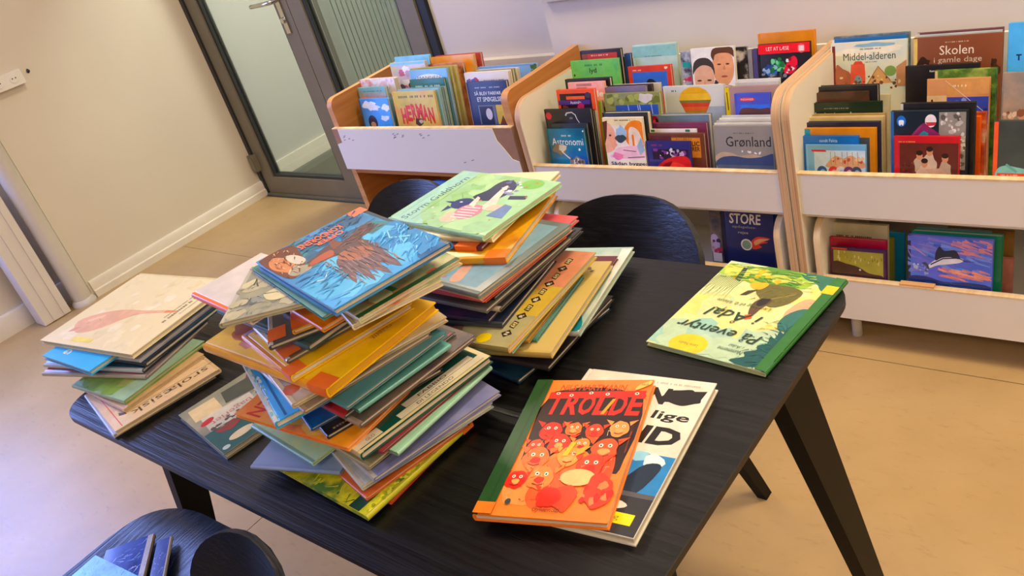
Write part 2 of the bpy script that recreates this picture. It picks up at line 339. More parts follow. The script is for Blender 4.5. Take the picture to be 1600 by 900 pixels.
# ================================================================== browser bins
LAM = wall_mat('#e9e1cf', 'white_laminate'); LAM2 = wall_mat('#ebe5d6', 'chipped_white_laminate'); EDGE = ply('#b08050', '#dcb98c', (420, 2, 2)); BRN = ply('#a9682a', '#c08040', (2, 2, 30)); EDG2 = ply('#d8b27c', '#ecd2a4', (30, 3, 3)); CHIP = solid('#a47a58', .7)
def side_profile(y0, y1, z0, z1, r, zb=None, seg=7):
    pts = [(y1, z0), (y1, zb if zb else z1)]
    for i in range(seg + 1):
        t = math.radians(90 + 90 * i / seg); pts.append((y0 + r + r * math.cos(t), z1 - r + r * math.sin(t)))
    pts.append((y0, z0)); return pts
YU = 1.945
def bin_white(x0, x1, label):
    r = empty('book_bin', ((x0 + x1) / 2, (YU + 2.38) / 2, 0)); o = r.location; tag(r, label, 'book bin', 'book browser bins along the back wall')
    def B(n, a, b, c, d, e, f, m, bev=0): return box(n, a - o.x, b - o.x, c - o.y, d - o.y, e, f, m, r, bev)
    def Pp(n, pr, a, b, m=LAM, e=EDGE): return prism(n, [(p[0] - o.y, p[1]) for p in pr], 'x', a - o.x, b - o.x, m, r, 0, e)
    Pp('side_panel', side_profile(YU, 2.38, .07, .752, .07, .742), x0, x0 + .022); Pp('side_panel', side_profile(YU, 2.38, .07, .752, .07, .742), x1 - .022, x1)
    fb = B('front_board', x0 + .0225, x1 - .0225, YU + .004, YU + .022, .416, .532, LAM); box('edge_strip', x0 + .0225 - o.x, x1 - .0225 - o.x, YU + .0035 - o.y, YU + .0225 - o.y, .532, .5365, EDG2, fb)
    lb = B('lower_front_board', x0 + .0225, x1 - .0225, YU + .004, YU + .022, .092, .216, LAM); box('edge_strip', x0 + .0225 - o.x, x1 - .0225 - o.x, YU + .0035 - o.y, YU + .0225 - o.y, .216, .2205, EDG2, lb)
    B('back_panel', x0 + .0225, x1 - .0225, 2.368, 2.38, .08, .735, LAM)
    B('upper_shelf', x0 + .0225, x1 - .0225, YU + .0225, 2.3675, .40, .418, LAM); B('bottom_shelf', x0 + .0225, x1 - .0225, YU + .0225, 2.3675, .092, .108, LAM)
    B('step_shelf', x0 + .0225, x1 - .0225, 2.128, 2.2425, .4182, .436, LAM); B('step_shelf', x0 + .0225, x1 - .0225, 2.243, 2.3675, .4182, .456, LAM)
    lp = side_profile(YU + .005, 2.32, .108, .385, .06)
    Pp('lower_divider', lp, x0 + .045, x0 + .063, LAM, EDG2); Pp('lower_divider', lp, x1 - .063, x1 - .045, LAM, EDG2)
    for x in (x0 + .12, x1 - .12):
        for y in (YU + .06, 2.30): tube('foot', [(x - o.x, y - o.y, 0), (x - o.x, y - o.y, .0915)], .014, solid('#b9b3a8', .4), r, 12)
    return r
bin_white(-1.800, -0.9165, 'white laminate book bin with plywood edges in the middle of the row')
bin_white(-0.9115, -0.028, 'white laminate book bin with plywood edges cut off at the right')
def bin_brown():
    x0, x1, y0, y1 = -2.768, -1.83, 1.97, 2.40
    r = empty('book_bin', ((x0 + x1) / 2, (y0 + y1) / 2, 0)); o = r.location; tag(r, 'brown wooden book bin with chipped white front board beside the glass door', 'book bin', 'book browser bins along the back wall')
    def B(n, a, b, c, d, e, f, m, bev=0): return box(n, a - o.x, b - o.x, c - o.y, d - o.y, e, f, m, r, bev)
    for a in (x0, x1 - .028): prism('side_panel', [(p[0] - o.y, p[1]) for p in side_profile(y0, y1, .0, .782, .035, .784)], 'x', a - o.x, a + .028 - o.x, BRN, r, 0, ply('#c08545', '#d59a58', (3, 3, 40)))
    # front board with the laminate broken off at both upper corners
    zt, zb = .668, .497; X0, X1 = x0 - .0 - o.x, x1 - .0 - o.x
    fb = box('front_board', X0 + .002, X1 - .002, y0 - .019 - o.y, y0 - .001 - o.y, zb, zt, CHIP, r)
    pts = [(X0 + .005, zb), (X1 - .003, zb), (X1 - .004, zb + .052), (X1 - .030, zb + .060), (X1 - .052, zb + .095), (X1 - .075, zb + .128), (X1 - .082, zt), (X0 + .040, zt), (X0 + .038, zb + .115), (X0 + .006, zb + .108)]
    prism('laminate', pts, 'y', y0 - .0215 - o.y, y0 - .0192 - o.y, LAM2, fb); box('edge_strip', X0 + .002, X1 - .002, y0 - .0195 - o.y, y0 - .0005 - o.y, zt, zt + .003, EDG2, fb)
    sm = solid('#8f8a84', .7)
    for sx_, sz_, n_ in ((.40, .140, 7), (.55, .138, 4), (.08, .13, 5), (.74, .05, 2)):
        rr = random.Random(int(sx_ * 100)); P0 = (X0 + sx_ * (X1 - X0), zb + sz_)
        for k in range(n_):
            q = (P0[0] + rr.uniform(-.025, .03), P0[1] + rr.uniform(-.012, .012)); prism('scuff', [(q[0], q[1]), (q[0] + .012, q[1] + .003), (q[0] + .014, q[1] + .006), (q[0] + .002, q[1] + .004)], 'y', y0 - .0218 - o.y, y0 - .0216 - o.y, sm, fb)
    B('back_panel', x0 + .0285, x1 - .0285, y1 - .014, y1 - .002, .02, .70, BRN); B('upper_shelf', x0 + .0285, x1 - .0285, y0 + .001, y1 - .0145, .470, .488, BRN)
    B('bottom_shelf', x0 + .0285, x1 - .0285, y0 + .001, y1 - .0145, .05, .07, BRN)
    B('step_shelf', x0 + .0285, x1 - .0285, 2.128, 2.2425, .4882, .506, BRN); B('step_shelf', x0 + .0285, x1 - .0285, 2.243, y1 - .0145, .4882, .526, BRN)
bin_brown()
# ================================================================== books
TXT = {}
def text_mesh(s, shear=0.0, bold=0.0):
    k = (s, shear, bold)
    if k in TXT: return TXT[k]
    c = bpy.data.curves.new('lettering', 'FONT'); c.body = s; c.shear = shear; c.offset = bold; c.resolution_u = 2; c.fill_mode = 'FRONT'; c.dimensions = '2D'
    o = bpy.data.objects.new('lettering', c); me = bpy.data.meshes.new_from_object(o)
    V = [(v.co.x, v.co.y) for v in me.vertices]; F = [tuple(p.vertices) for p in me.polygons]
    bpy.data.objects.remove(o); bpy.data.meshes.remove(me); bpy.data.curves.remove(c)
    if not V: V, F = [(0, 0), (1, 0), (1, 1)], [(0, 1, 2)]
    x0 = min(v[0] for v in V); x1 = max(v[0] for v in V); y0 = min(v[1] for v in V); y1 = max(v[1] for v in V)
    V = [((x - x0) / (x1 - x0), (y - y0) / (y1 - y0)) for x, y in V]; TXT[k] = (V, F); return TXT[k]
class Print:
    """flat print on a cover, as thin layers of coloured shapes; f maps art coordinates to cover metres"""
    def __init__(s, w, h, z, f): s.w, s.h, s.z, s.f = w, h, z, f; s.V = []; s.F = []; s.M = []; s.mats = []; s.n = 0
    def mi(s, c):
        m = solid(vivid(c), .32, .10, 45, 0, 0, .2)
        if m not in s.mats: s.mats.append(m)
        return s.mats.index(m)
    def put(s, pts, faces, c):
        b = len(s.V); z = s.z + 5e-5 + s.n * 1.2e-5; s.n += 1; e = .0008
        for p in pts:
            x, y = s.f(*p); s.V.append((min(max(x, e), s.w - e), min(max(y, e), s.h - e), z))
        m = s.mi(c)
        for f in faces: s.F.append([b + i for i in f]); s.M.append(m)
    def P(s, pts, c, soft=True):
        n = len(pts)
        if soft and 5 <= n <= 18:      # soft brush outline through the points
            q = []
            for i in range(n):
                a, b, d, e = (pts[(i + k) % n] for k in (-1, 0, 1, 2))
                for t in (0, .34, .67): q.append(tuple(b[m] + .5 * t * ((d[m] - a[m]) + t * (2 * a[m] - 5 * b[m] + 4 * d[m] - e[m] + t * (3 * (b[m] - d[m]) + e[m] - a[m]))) for m in (0, 1)))
            pts = q
        s.put(pts, [list(range(len(pts)))], c)
    def B(s, x0, y0, x1, y1, c): s.P([(x0, y0), (x1, y0), (x1, y1), (x0, y1)], c)
    def E(s, cx, cy, rx, ry, c, rot=0, n=20, a0=0, a1=360):
        r = math.radians(rot); pts = []
        for i in range(n):
            t = math.radians(a0 + (a1 - a0) * i / (n if a1 - a0 >= 360 else n - 1)); x, y = rx * math.cos(t), ry * math.sin(t); pts.append((cx + x * math.cos(r) - y * math.sin(r), cy + x * math.sin(r) + y * math.cos(r)))
        s.P(pts, c)
    def G(s, cx, cy, rx, ry, c, seed=0, n=12, j=.3):
        R = random.Random(seed); s.P([(cx + rx * (1 + R.uniform(-j, j)) * math.cos(2 * math.pi * i / n), cy + ry * (1 + R.uniform(-j, j)) * math.sin(2 * math.pi * i / n)) for i in range(n)], c)
    def S(s, pts, w, c, w1=None):
        w1 = w if w1 is None else w1; n = len(pts); A, Bv = [], []
        for i, p in enumerate(pts):
            a, b = pts[max(i - 1, 0)], pts[min(i + 1, n - 1)]; dx, dy = b[0] - a[0], b[1] - a[1]; l = math.hypot(dx, dy) or 1; ww = (w + (w1 - w) * i / max(1, n - 1)) / 2
            A.append((p[0] - dy / l * ww, p[1] + dx / l * ww)); Bv.append((p[0] + dy / l * ww, p[1] - dx / l * ww))
        s.put(A + Bv, [[i, i + 1, n + i + 1, n + i] for i in range(n - 1)], c)
    def T(s, txt, cx, cy, w, h, c, shear=0, bold=0, up=1):
        V, F = text_mesh(txt, shear, bold); s.put([(cx + (x - .5) * w, cy + (y - .5) * h * up) for x, y in V], F, c)
    def D(s, x0, x1, y, h, c, seed=1):
        R = random.Random(seed); x = x0; pts = []; fs = []; u = abs(h)
        while x < x1:
            w = u * R.uniform(.4, .8)
            if R.random() < .82: k = len(pts); pts += [(x, y - h / 2), (x + w, y - h / 2), (x + w, y + h / 2 * R.uniform(.6, 1)), (x, y + h / 2)]; fs.append([k, k + 1, k + 2, k + 3])
            x += w + u * .25
        if pts: s.put(pts, fs, c)
    def N(s, n, x0, x1, y0, y1, r0, r1, cols, seed=0, asp=1.0, j=.35):
        R = random.Random(seed)
        for c in cols:
            layers = []
            for i in range(max(1, n // len(cols))):
                cx, cy, r = R.uniform(x0, x1), R.uniform(y0, y1), R.uniform(r0, r1); q_ = [(cx + r * (1 + R.uniform(-j, j)) * math.cos(6.2832 * q / 7) * asp, cy + r * (1 + R.uniform(-j, j)) * math.sin(6.2832 * q / 7)) for q in range(7)]
                for L in layers:
                    if all(math.hypot((cx - a) / max(asp, .01), cy - b) > (r + rr) * (1 + j) for a, b, rr, _ in L): L.append((cx, cy, r, q_)); break
                else: layers.append([(cx, cy, r, q_)])
            for L in layers: s.put([p_ for e in L for p_ in e[3]], [list(range(7 * i, 7 * i + 7)) for i in range(len(L))], c)
    def H(s, n, x0, x1, y0, y1, ln, ang, w, cols, seed=0, ja=25):
        """many small brush strokes"""
        R = random.Random(seed)
        for i in range(n):
            x, y, a, l = R.uniform(x0, x1), R.uniform(y0, y1), math.radians(ang + R.uniform(-ja, ja)), ln * R.uniform(.5, 1.2); dx, dy = math.cos(a) * l / 2, math.sin(a) * l / 2; q = R.uniform(-.15, .15)
            s.S([(x - dx, y - dy), (x - dy * q, y + dx * q), (x + dx, y + dy)], w * R.uniform(.5, 1.3), R.choice(cols), w * .25); s.n -= .75
        s.n = math.ceil(s.n)
    def t(s, txt, cx, cy, w, h, c, shear=0, bold=0): s.T(txt, cx, cy, w, h, c, shear, bold, -1)
    def build(s, parent):
        if not s.F: return
        me = bpy.data.meshes.new('cover_print'); me.from_pydata(s.V, [], s.F)
        for m in s.mats: me.materials.append(m)
        me.polygons.foreach_set('material_index', s.M); me.update()
        return link('cover_print', me, None, parent)
def cover_mesh(w, h, t, soft):
    """case: two boards and a rounded spine, as one folded shell (spine at x=0), slot 1 is the spine"""
    bd = min(.0022, t * .22) if not soft else min(.0008, t * .15); bm = bmesh.new(); out = []
    # outer profile in x,z from front fore edge round the spine to the back fore edge
    g = .006 if (not soft and w > .1) else .0
    if g: out = [(w, t), (g + .004, t), (g + .0015, t - bd * .5), (g - .002, t - .0002), (.0015, t - .0004)]
    else: out = [(w, t), (.004, t), (.0015, t - .0003)]
    out += [(0, t * .78), (-.0006, t * .5), (0, t * .22)]
    out += [(.0015, .0003), (w, 0)]
    inn = [(w, bd), (bd + .001, bd), (bd, t * .5), (bd + .001, t - bd), (w, t - bd)]
    prof = out + inn; A = [bm.verts.new((p[0], 0, p[1])) for p in prof]; B = [bm.verts.new((p[0], h, p[1])) for p in prof]; n = len(prof); no = len(out)
    for i in range(n):
        f = bm.faces.new((A[i], B[i], B[(i + 1) % n], A[(i + 1) % n])); a, b = prof[i], prof[(i + 1) % n]
        f.material_index = 1 if (i < no - 1 and a[0] < .0026 + g and b[0] < .0026 + g) else 0
    k = len(inn)
    for E_ in (A, B):
        # end caps: front strip, spine strip, back strip
        o_ = E_[:no]; i_ = E_[no:]
        bm.faces.new([o_[0]] + o_[1:no // 2] + [i_[2], i_[3], i_[4]]); bm.faces.new(o_[no // 2 - 1:] + [i_[0], i_[1], i_[2]])
    bmesh.ops.recalc_face_normals(bm, faces=bm.faces); me = bpy.data.meshes.new('cover'); bm.to_mesh(me); bm.free(); smooth(me, 35); return me
BOOKS = []
def book(label, group, mat4, w, h, t, cov, spine=None, art=None, f=None, soft=False, pages=None, name='picture_book', tagcol=None, tagpos=(.02, .14)):
    r = empty(name, mat4=mat4); tag(r, label, 'book', group)
    cm_ = cov if not isinstance(cov, str) else solid(vivid(cov), .32, .10, 25, 0, 0, .25)
    sm_ = cm_ if spine is None else (spine if not isinstance(spine, str) else solid(vivid(spine), .34, .08, 25, 0, 0, .25))
    c = link('cover', cover_mesh(w, h, t, soft), [cm_, sm_], r)
    bd = .0024 if not soft else .0009; bd = min(bd, t * .24); i = .003 if not soft else .0006
    bm = bmesh.new(); bm_box(bm, .003, w - i, i, h - i, bd, t - bd); link('page_block', done(bm, 'page_block', 0, 1, False), pages or page_mat(), r)
    if art:
        p = Print(w, h, t, f or (lambda x, y: (x * w, y * h))); art(p, w, h); p.build(c)
    if tagcol:
        a, b = tagpos; z = .0004
        bm = bmesh.new(); x1 = .028
        V = [(x1, t + z), (-.0004, t + z * .5), (-.0012, t * .5), (-.0004, -.0)]
        A = [bm.verts.new((p[0], a * h, p[1])) for p in V]; B = [bm.verts.new((p[0], b * h, p[1])) for p in V]
        for q in range(3): bm.faces.new((A[q], A[q + 1], B[q + 1], B[q]))
        link('spine_label', done(bm, 'spine_label'), solid(tagcol, .4, .06, 30), r)
    BOOKS.append(r); return r
def flat_matrix(N, R, z, la, lb, k, Lp=None):
    """book lying flat with its top at z: near corner pixel N, edge towards pixel R; returns origin matrix, w, h"""
    n = atz(N[0], N[1], z); q = atz(R[0], R[1], z); a = (q - n); L = a.length; a.normalize(); la = la or L
    if Lp:
        e = atz(Lp[0], Lp[1], z) - n; e2 = Vector((e.y, -e.x, 0)).normalized(); a = (a + e2).normalized(); lb = e.length
    b = Vector((-a.y, a.x, 0)); C = [n, n + a * la, n + a * la + b * lb, n + b * lb]
    if k == 0: o, x, w, h = C[0], a, la, lb
    elif k == 1: o, x, w, h = C[1], b, lb, la
    elif k == 2: o, x, w, h = C[2], -a, la, lb
    else: o, x, w, h = C[3], -b, lb, la
    y = Vector((-x.y, x.x, 0))
    return o, x, y, w, h, L
def quad_book(label, group, Q, ztop, t, k, cov, **kw):
    """flat book from its four visible corners (near, right, far, left)"""
    n, r, fq, l = [atz(q[0], q[1], ztop) for q in Q]; a = ((r - n) + (fq - l)) / 2; b = ((l - n) + (fq - r)) / 2; la, lb = a.length, b.length
    d_ = a.normalized(); e_ = Vector((b.y, -b.x, 0)).normalized(); s_ = d_ + e_; th = math.atan2(s_.y, s_.x); c = (n + r + fq + l) / 4; A = Vector((math.cos(th), math.sin(th), 0)); B = Vector((-A.y, A.x, 0))
    C = [c - A * la / 2 - B * lb / 2, c + A * la / 2 - B * lb / 2, c + A * la / 2 + B * lb / 2, c - A * la / 2 + B * lb / 2]
    o = C[k]; x, w, h = [(A, la, lb), (B, lb, la), (-A, la, lb), (-B, lb, la)][k]; y = Vector((-x.y, x.x, 0))
    return book(label, group, Matrix(((x.x, y.x, 0, o.x), (x.y, y.y, 0, o.y), (0, 0, 1, ztop - t), (0, 0, 0, 1))), w, h, t, cov, **kw)
def flat_book(label, group, N, R, ztop, t, la, lb, k, cov, L=None, **kw):
    o, x, y, w, h, L_ = flat_matrix(N, R, ztop, la, lb, k, L)
    m = Matrix(((x.x, y.x, 0, o.x), (x.y, y.y, 0, o.y), (0, 0, 1, ztop - t), (0, 0, 0, 1)))
    return book(label, group, m, w, h, t, cov, **kw)
LEAN = math.radians(9)
def bin_book(label, group, TL, TR, s, t, cov, floor=None, art=None, z0=.43, hmax=.33, **kw):
    """book standing in a bin and leaning back; its front cover lies in the plane y = s + (z - z0) tan(LEAN)"""
    tn = math.tan(LEAN)
    def hit(px, py): d = ray(px, py); k = (s - z0 * tn + CAM.z * tn - CAM.y) / (d.y - d.z * tn); return CAM + d * k
    a, b = hit(*TL), hit(*TR); w = b.x - a.x; zt = (a.z + b.z) / 2; fl = (floor if floor is not None else (.4187 if s < 2.128 else .4367 if s < 2.243 else .4567)) + t * math.sin(LEAN)
    h = (zt - fl) / math.cos(LEAN)
    cs, sn = math.cos(LEAN), math.sin(LEAN); up = Vector((0, sn, cs)); fw = Vector((0, -cs, sn))
    top = Vector((a.x, s + (zt - z0) * tn, zt)); o = top - up * h - fw * t
    m = Matrix(((1, up.x, fw.x, o.x), (0, up.y, fw.y, o.y), (0, up.z, fw.z, o.z), (0, 0, 0, 1)))
    k = w / max(1, (TR[0] - TL[0])); p0 = pix(top); p1 = pix(top - up * .05); ky = .05 / (p1[1] - p0[1])
    return book(label, group, m, w, h, t, cov, art=art, f=(lambda x, y: (x * k, h - y * ky)), **kw)
# ---------------------------------------------------------------- books in the bins (art in photograph-scale units from the top left of each cover)
def illus(seed, cols, n=26, box_=None, r=(2, 7)):
    def a(p, w, h):
        x0, x1, y0, y1 = box_ or (2, w / .0021 - 2, 2, 60); p.N(n, x0, x1, y0, y1, r[0], r[1], cols, seed)
    return a
G1, G2, G3 = 'books in the brown bin', 'books in the middle white bin', 'books in the right white bin'
def b1(label, TL, TR, s, t, cov, art=None, **kw):
    fl = .4886 if s < 2.128 else .5064 if s < 2.243 else .5264
    return bin_book(label, G1, TL, TR, s, t, cov, floor=fl, art=art, **kw)
def a_sky(p, w, h):
    p.G(16, 10, 10, 7, '#e9eef2', 1); p.G(24, 13, 7, 5, '#dfe8ef', 2); p.G(41, 14, 6, 5, '#eef4f8', 3); p.G(36, 30, 7, 4, '#dcebf5', 4)
    p.E(16, 36, 7, 11, '#2a2a33'); p.E(16, 40, 4, 5, '#b98a6a')
b1('small sky blue cover with white clouds, front left of brown bin', (559, 155), (605, 154), 2.02, .014, painted(['#3f8fd0', '#58a8e4'], 9, 1), a_sky, spine='#2c4f74')
def a_tp(p, w, h): p.B(2, 8, 42, 14, '#a9a39a'); p.D(6, 36, 6, 1.6, '#4f7c78', 2); p.B(2, 14, 42, 18, '#d39a86')
b1('muted teal and pink cover behind the small sky blue one', (558, 137), (601, 136), 2.055, .016, '#7fb0a6', a_tp)
b1('pale pink and white booklet behind the muted teal one', (560, 124), (615, 123), 2.085, .026, painted(['#e9d2c8', '#efe4da', '#d98a7a'], 20, 3), None, spine='#d8806e')
def a_manga(p, w, h):
    p.N(22, 6, 50, 6, 46, 2, 6, ['#c06a80', '#f5f0ee', '#4a4550', '#f5f0ee', '#c9b2c4'], 5); p.B(1, 0, 54, 4, '#7fc3d6')
b1('busy white comic cover at the back left of brown bin', (608, 98), (663, 96), 2.18, .014, painted(['#e8e2da', '#cfc8cf', '#d9cf9a'], 16, 4), a_manga)
b1('plain pale cyan cover at the back left of brown bin', (615, 88), (670, 87), 2.25, .012, '#8fd0e2')
def a_herman(p, w, h):
    p.D(7, 34, 8, 3.6, '#6d6a3c', 1); p.D(36, 62, 8, 3.6, '#6d6a3c', 3)
    for i, c in enumerate('HERMAN'):
        p.t(c, 13 + i * 8.6, 31 + (i - 2.5) ** 2 * 1.0, 8 if c != 'M' else 10, 25, '#c8331f', 0, .05)
    p.G(35, 47, 7, 6, '#4a3a30', 4); p.G(38, 46, 3, 3, '#c9b79a', 6)
b1('yellow cover with big red lettering HERMAN in brown bin', (611, 143), (677, 143), 2.02, .012, painted(['#c9b45a', '#dfc768', '#e0a25a'], 8, 5), a_herman)
for i, (l, r_, c, nm) in enumerate((((620, 139.5), (684, 139), '#8fc2cf', 'pale cyan'), ((624, 138.5), (687, 138), '#7f9c96', 'grey green'), ((628, 138), (690.5, 137), '#64877f', 'dull teal'), ((632, 137), (694, 136.5), '#a4bdb6', 'light grey green'))):
    b1('thin %s book close behind the yellow red lettered cover' % nm, l, r_, 2.036 + i * .0135, .010, c)
b1('dark green cover rising behind the yellow red lettered one', (639, 124), (693, 123), 2.094, .011, '#37705a', lambda p, w, h: p.D(8, 46, 11, 3, '#c9d6c0', 4))
def a_lb(p, w, h): p.E(30, 15, 21, 8, '#f0efe9', 0, 20, 180, 360); p.t('MANNEN', 30, 12, 36, 4, '#6a4a3a')
b1('light blue cover with white arch in the middle of brown bin', (638, 109), (697, 108), 2.112, .012, painted(['#7fb6d6', '#9cc9de'], 8, 6), a_lb)
b1('olive yellow spined book right of the light blue arch', (640, 106), (703, 105), 2.140, .014, '#b9ab52', None, spine='#a69a44'); b1('pale straw coloured book behind the olive yellow one', (646, 105), (711, 104), 2.158, .012, '#cbbf78')
b1('brown cover with warm skin tones at the back of brown bin', (668, 100), (722, 98), 2.20, .014, painted(['#5a3526', '#c98a5e', '#d9a47a'], 14, 7))
b1('orange cover at the back of brown bin', (671, 88), (739, 87), 2.246, .014, painted(['#e38b1d', '#f0a83a', '#e0c08a'], 6, 8))
b1('dusty red cover, hindmost in brown bin', (679, 86), (750, 84), 2.272, .014, '#b8554c')
def a_far(p, w, h):
    p.D(12, 30, 9, 1.8, '#b9c2d2', 1); p.D(34, 52, 9, 1.8, '#b9c2d2', 2); p.t('SÅ BLEV FARFAR', 32, 17, 42, 7, '#e9ecef', 0, .01); p.t('ET SPØGELSE', 33, 27, 38, 7, '#e9ecef', 0, .01)
    p.B(13, 36, 40, 66, '#6f7888'); p.B(15, 38, 36, 66, '#2a3550'); p.E(29, 50, 5, 9, '#d9d6da'); p.B(41, 36, 66, 66, '#d8bb58'); p.P([(44, 66), (50, 52), (54, 66)], '#7a4a30')
b1('navy ghost story cover with white title and lit doorway', (727, 128), (790, 127), 2.02, .014, '#2b3a5f', a_far)
def a_crm(p, w, h): p.N(8, 4, 20, 6, 16, 2, 4, ['#b0506a', '#4a5f9a'], 3); p.D(30, 60, 13, 2, '#8a7f74', 3)
b1('cream cover with pink rosette behind the navy ghost story', (724, 114), (793, 111), 2.05, .020, painted(['#e6dccb', '#efe6d8'], 9, 9), a_crm)
b1('olive backed book at the right of brown bin', (734, 111), (800, 109), 2.078, .016, '#7c8348'); b1('white backed book beside the olive backed one', (742, 109), (806, 108), 2.104, .018, '#d6d4ca')
def a_plant(p, w, h): p.N(16, 84, 92, 2, 16, 2, 4, ['#5d7a3c', '#4a6a30'], 4); p.B(2, 0, 88, 2, '#7f9cba')
b1('sky blue landscape cover at back right of brown bin', (746, 104), (838, 100), 2.20, .014, painted(['#7fa8cc', '#9cbcd6'], 5, 10), a_plant)
bl = bin_book('bright blue book under the chipped white board of brown bin', G1, (676, 283), (716, 284), 2.06, .016, '#2f86d6', floor=.0705)
# ----- middle bin
def b2(label, TL, TR, s, t, cov, art=None, **kw): return bin_book(label, G2, TL, TR, s, t, cov, art=art, **kw)
def a_astro(p, w, h):
    p.D(20, 38, 10, 2.6, '#c9d6d2', 2); p.t('Astronomi', 31, 19, 48, 11, '#eef0ea'); p.G(18, 31, 10, 8, '#8a7a5a', 3); p.G(22, 29, 7, 5, '#d9cdb0', 4); p.S([(20, 34), (28, 42), (36, 49)], 2, '#d9d2c2')
    p.G(42, 50, 11, 7, '#8a8078', 5); p.N(14, 34, 52, 45, 56, 1, 2.5, ['#d9d4cc', '#5a5048'], 6); p.G(48, 31, 2, 2, '#dfe9ea', 7, 8); p.G(57, 3, 1.4, 1.4, '#ffffff', 8)
b2('teal blue astronomy cover with white title, front left of middle bin', (853, 203), (911, 201), 1.972, .010, painted(['#0d5a74', '#17788c', '#0f4f9a'], 9, 11), a_astro)
b2('dark slate cover just behind the teal astronomy book', (858, 194), (916, 193), 1.984, .010, '#2b3438')
def a_blk(p, w, h): p.E(7, 10, 4.5, 5.5, '#c6303a'); p.S([(34, 10), (36, 6), (44, 5), (49, 9), (51, 16), (54, 21)], 2.4, '#d6d3d2', .8); p.D(40, 46, 14, 3, '#8f8b8a', 3)
b2('black cover with red circle and white squiggle in middle bin', (849, 171), (922, 170), 1.997, .011, '#211f22', a_blk)
b2('slim black fronted book behind the red circle cover', (853, 173), (926, 172), 2.010, .010, '#2c2a2b'); b2('slim pale backed book behind the red circle cover', (858, 175), (930, 174), 2.022, .008, '#c9c0a6')
def a_aus(p, w, h):
    p.B(5, 6, 54, 60, '#2b1420'); p.B(2, 16, 51, 23, '#4a2f7e'); p.B(15, 10, 44, 15, '#e0693c'); p.t('Australia', 29, 19.5, 17, 4.6, '#f2eef2'); p.E(49, 9, 4, 4.5, '#3d3550'); p.G(12, 28, 4, 5, '#6a3a34', 2); p.G(37, 26, 5, 5, '#b02a5a', 3)
b2('orange framed Australia cover in middle bin', (868, 141), (927, 139), 2.036, .014, '#e2582a', a_aus)
b2('yellow green edged book right of the orange framed cover', (876, 160), (938, 158), 2.055, .016, '#9fa83a')
def a_leer(p, w, h): p.B(14, 2, 38, 6, '#b58a82'); p.B(14, 8, 30, 11, '#8f5f5a'); p.t('le', 50, 18, 11, 10, '#f8f4f0', 0, .04); p.t('er', 50, 33, 12, 9, '#f8f4f0', 0, .04); p.P([(57, 46), (45, 46), (50, 40), (56, 38)], '#1d1a1a')
b2('salmon pink cover with fat white letters le er', (886, 129), (943, 128), 2.075, .012, painted(['#ef9a86', '#f2c0b4', '#e8705c'], 7, 12), a_leer)
b2('black cover right behind the salmon pink one', (882, 126), (952, 120), 2.094, .016, '#1b191b')
def a_lyd(p, w, h): p.D(23, 50, 8, 3, '#3f7a4a', 4); p.t('lyd', 35, 17, 11, 10, '#16241a', 0, .015); p.G(5, 22, 1.5, 2, '#1f3a24', 2)
b2('bright green cover titled lyd in the back row', (890, 95), (965, 92), 2.215, .012, painted(['#55b56a', '#7fc96a', '#4fae78'], 7, 13), a_lyd)
def a_red(p, w, h): p.B(3, 5, 58, 30, '#b5423e'); p.B(3, 5, 12, 30, '#8a4a44'); p.D(18, 44, 8, 2, '#e6cfc8', 3)
b2('dark framed red cover behind the green lyd book', (905, 80), (969, 76), 2.250, .014, '#2a2428', a_red)
def a_child(p, w, h):
    p.B(0, 0, 62, 12, '#efe0b0'); p.D(18, 44, 4, 1.8, '#3a342c', 2); p.E(52, 26, 20, 22, '#e88a2a'); p.P([(40, 20), (46, 14), (56, 22), (60, 48), (40, 48)], '#f0dcc8'); p.B(44, 26, 47, 48, '#e07a2c')
    p.E(4, 30, 15, 24, '#efb79c'); p.P([(16, 24), (21, 33), (17, 37), (20, 42), (16, 46), (12, 50), (8, 24)], '#ecaf92'); p.P([(0, 6), (8, 4), (4, 30), (0, 40)], '#5a2f22'); p.E(10, 27, 2, 1.4, '#3a2a2a'); p.G(28, 22, 8, 9, '#a9c6da', 5); p.G(26, 32, 8, 6, '#3f4a52', 6)
    p.P([(8, 62), (14, 54), (22, 46), (58, 44), (62, 62)], '#f0c6d2'); p.G(18, 60, 9, 6, '#e58ab0', 7); p.S([(34, 62), (60, 60)], 1.2, '#3a2a30'); p.S([(28, 50), (48, 52)], 1, '#4a3036'); p.P([(50, 44), (58, 30), (62, 50), (54, 58)], '#9db4c6'); p.t('Sådan bygges', 35, 72, 58, 7, '#1c1a1c', 0, .02)
b2('cover with a girl in profile blowing pink clay, middle bin front', (940, 184), (1002, 184), 1.972, .012, '#f3e8d6', a_child)
b2('black cover framing the girl in profile from behind', (940, 178), (1011, 174), 1.990, .024, '#26282a')
def a_grn(p, w, h): p.N(30, 4, 84, 3, 18, 2, 6, ['#8a9446', '#6c7434', '#a7ad62'], 3); p.G(66, 8, 12, 7, '#d6cfc8', 4); p.B(18, 18, 84, 33, '#3a5aa8')
def a_grn2(p, w, h):
    a_grn(p, w, h)
    for x in (38, 53, 56, 74): p.S([(x, 18), (x + 1, 32)], 1.0, '#c6d0e6')
    p.G(30, 28, 3, 2, '#5ab06a', 3); p.B(20, 33, 84, 36, '#6b7280')
b2('olive green and blue cover in the second row of middle bin', (942, 147), (1030, 144), 2.055, .014, '#8f915c', a_grn2)
b2('grey purple cover behind the olive and blue one', (941, 138), (1008, 133), 2.078, .012, '#7c7288'); b2('thin dark edged book behind the grey purple cover', (946, 135), (1018, 130.5), 2.093, .010, '#3a2f30', None, spine='#d9cfc0')
b2('thin white edged book behind the grey purple cover', (952, 134), (1030, 129), 2.106, .012, '#cfc9bc')
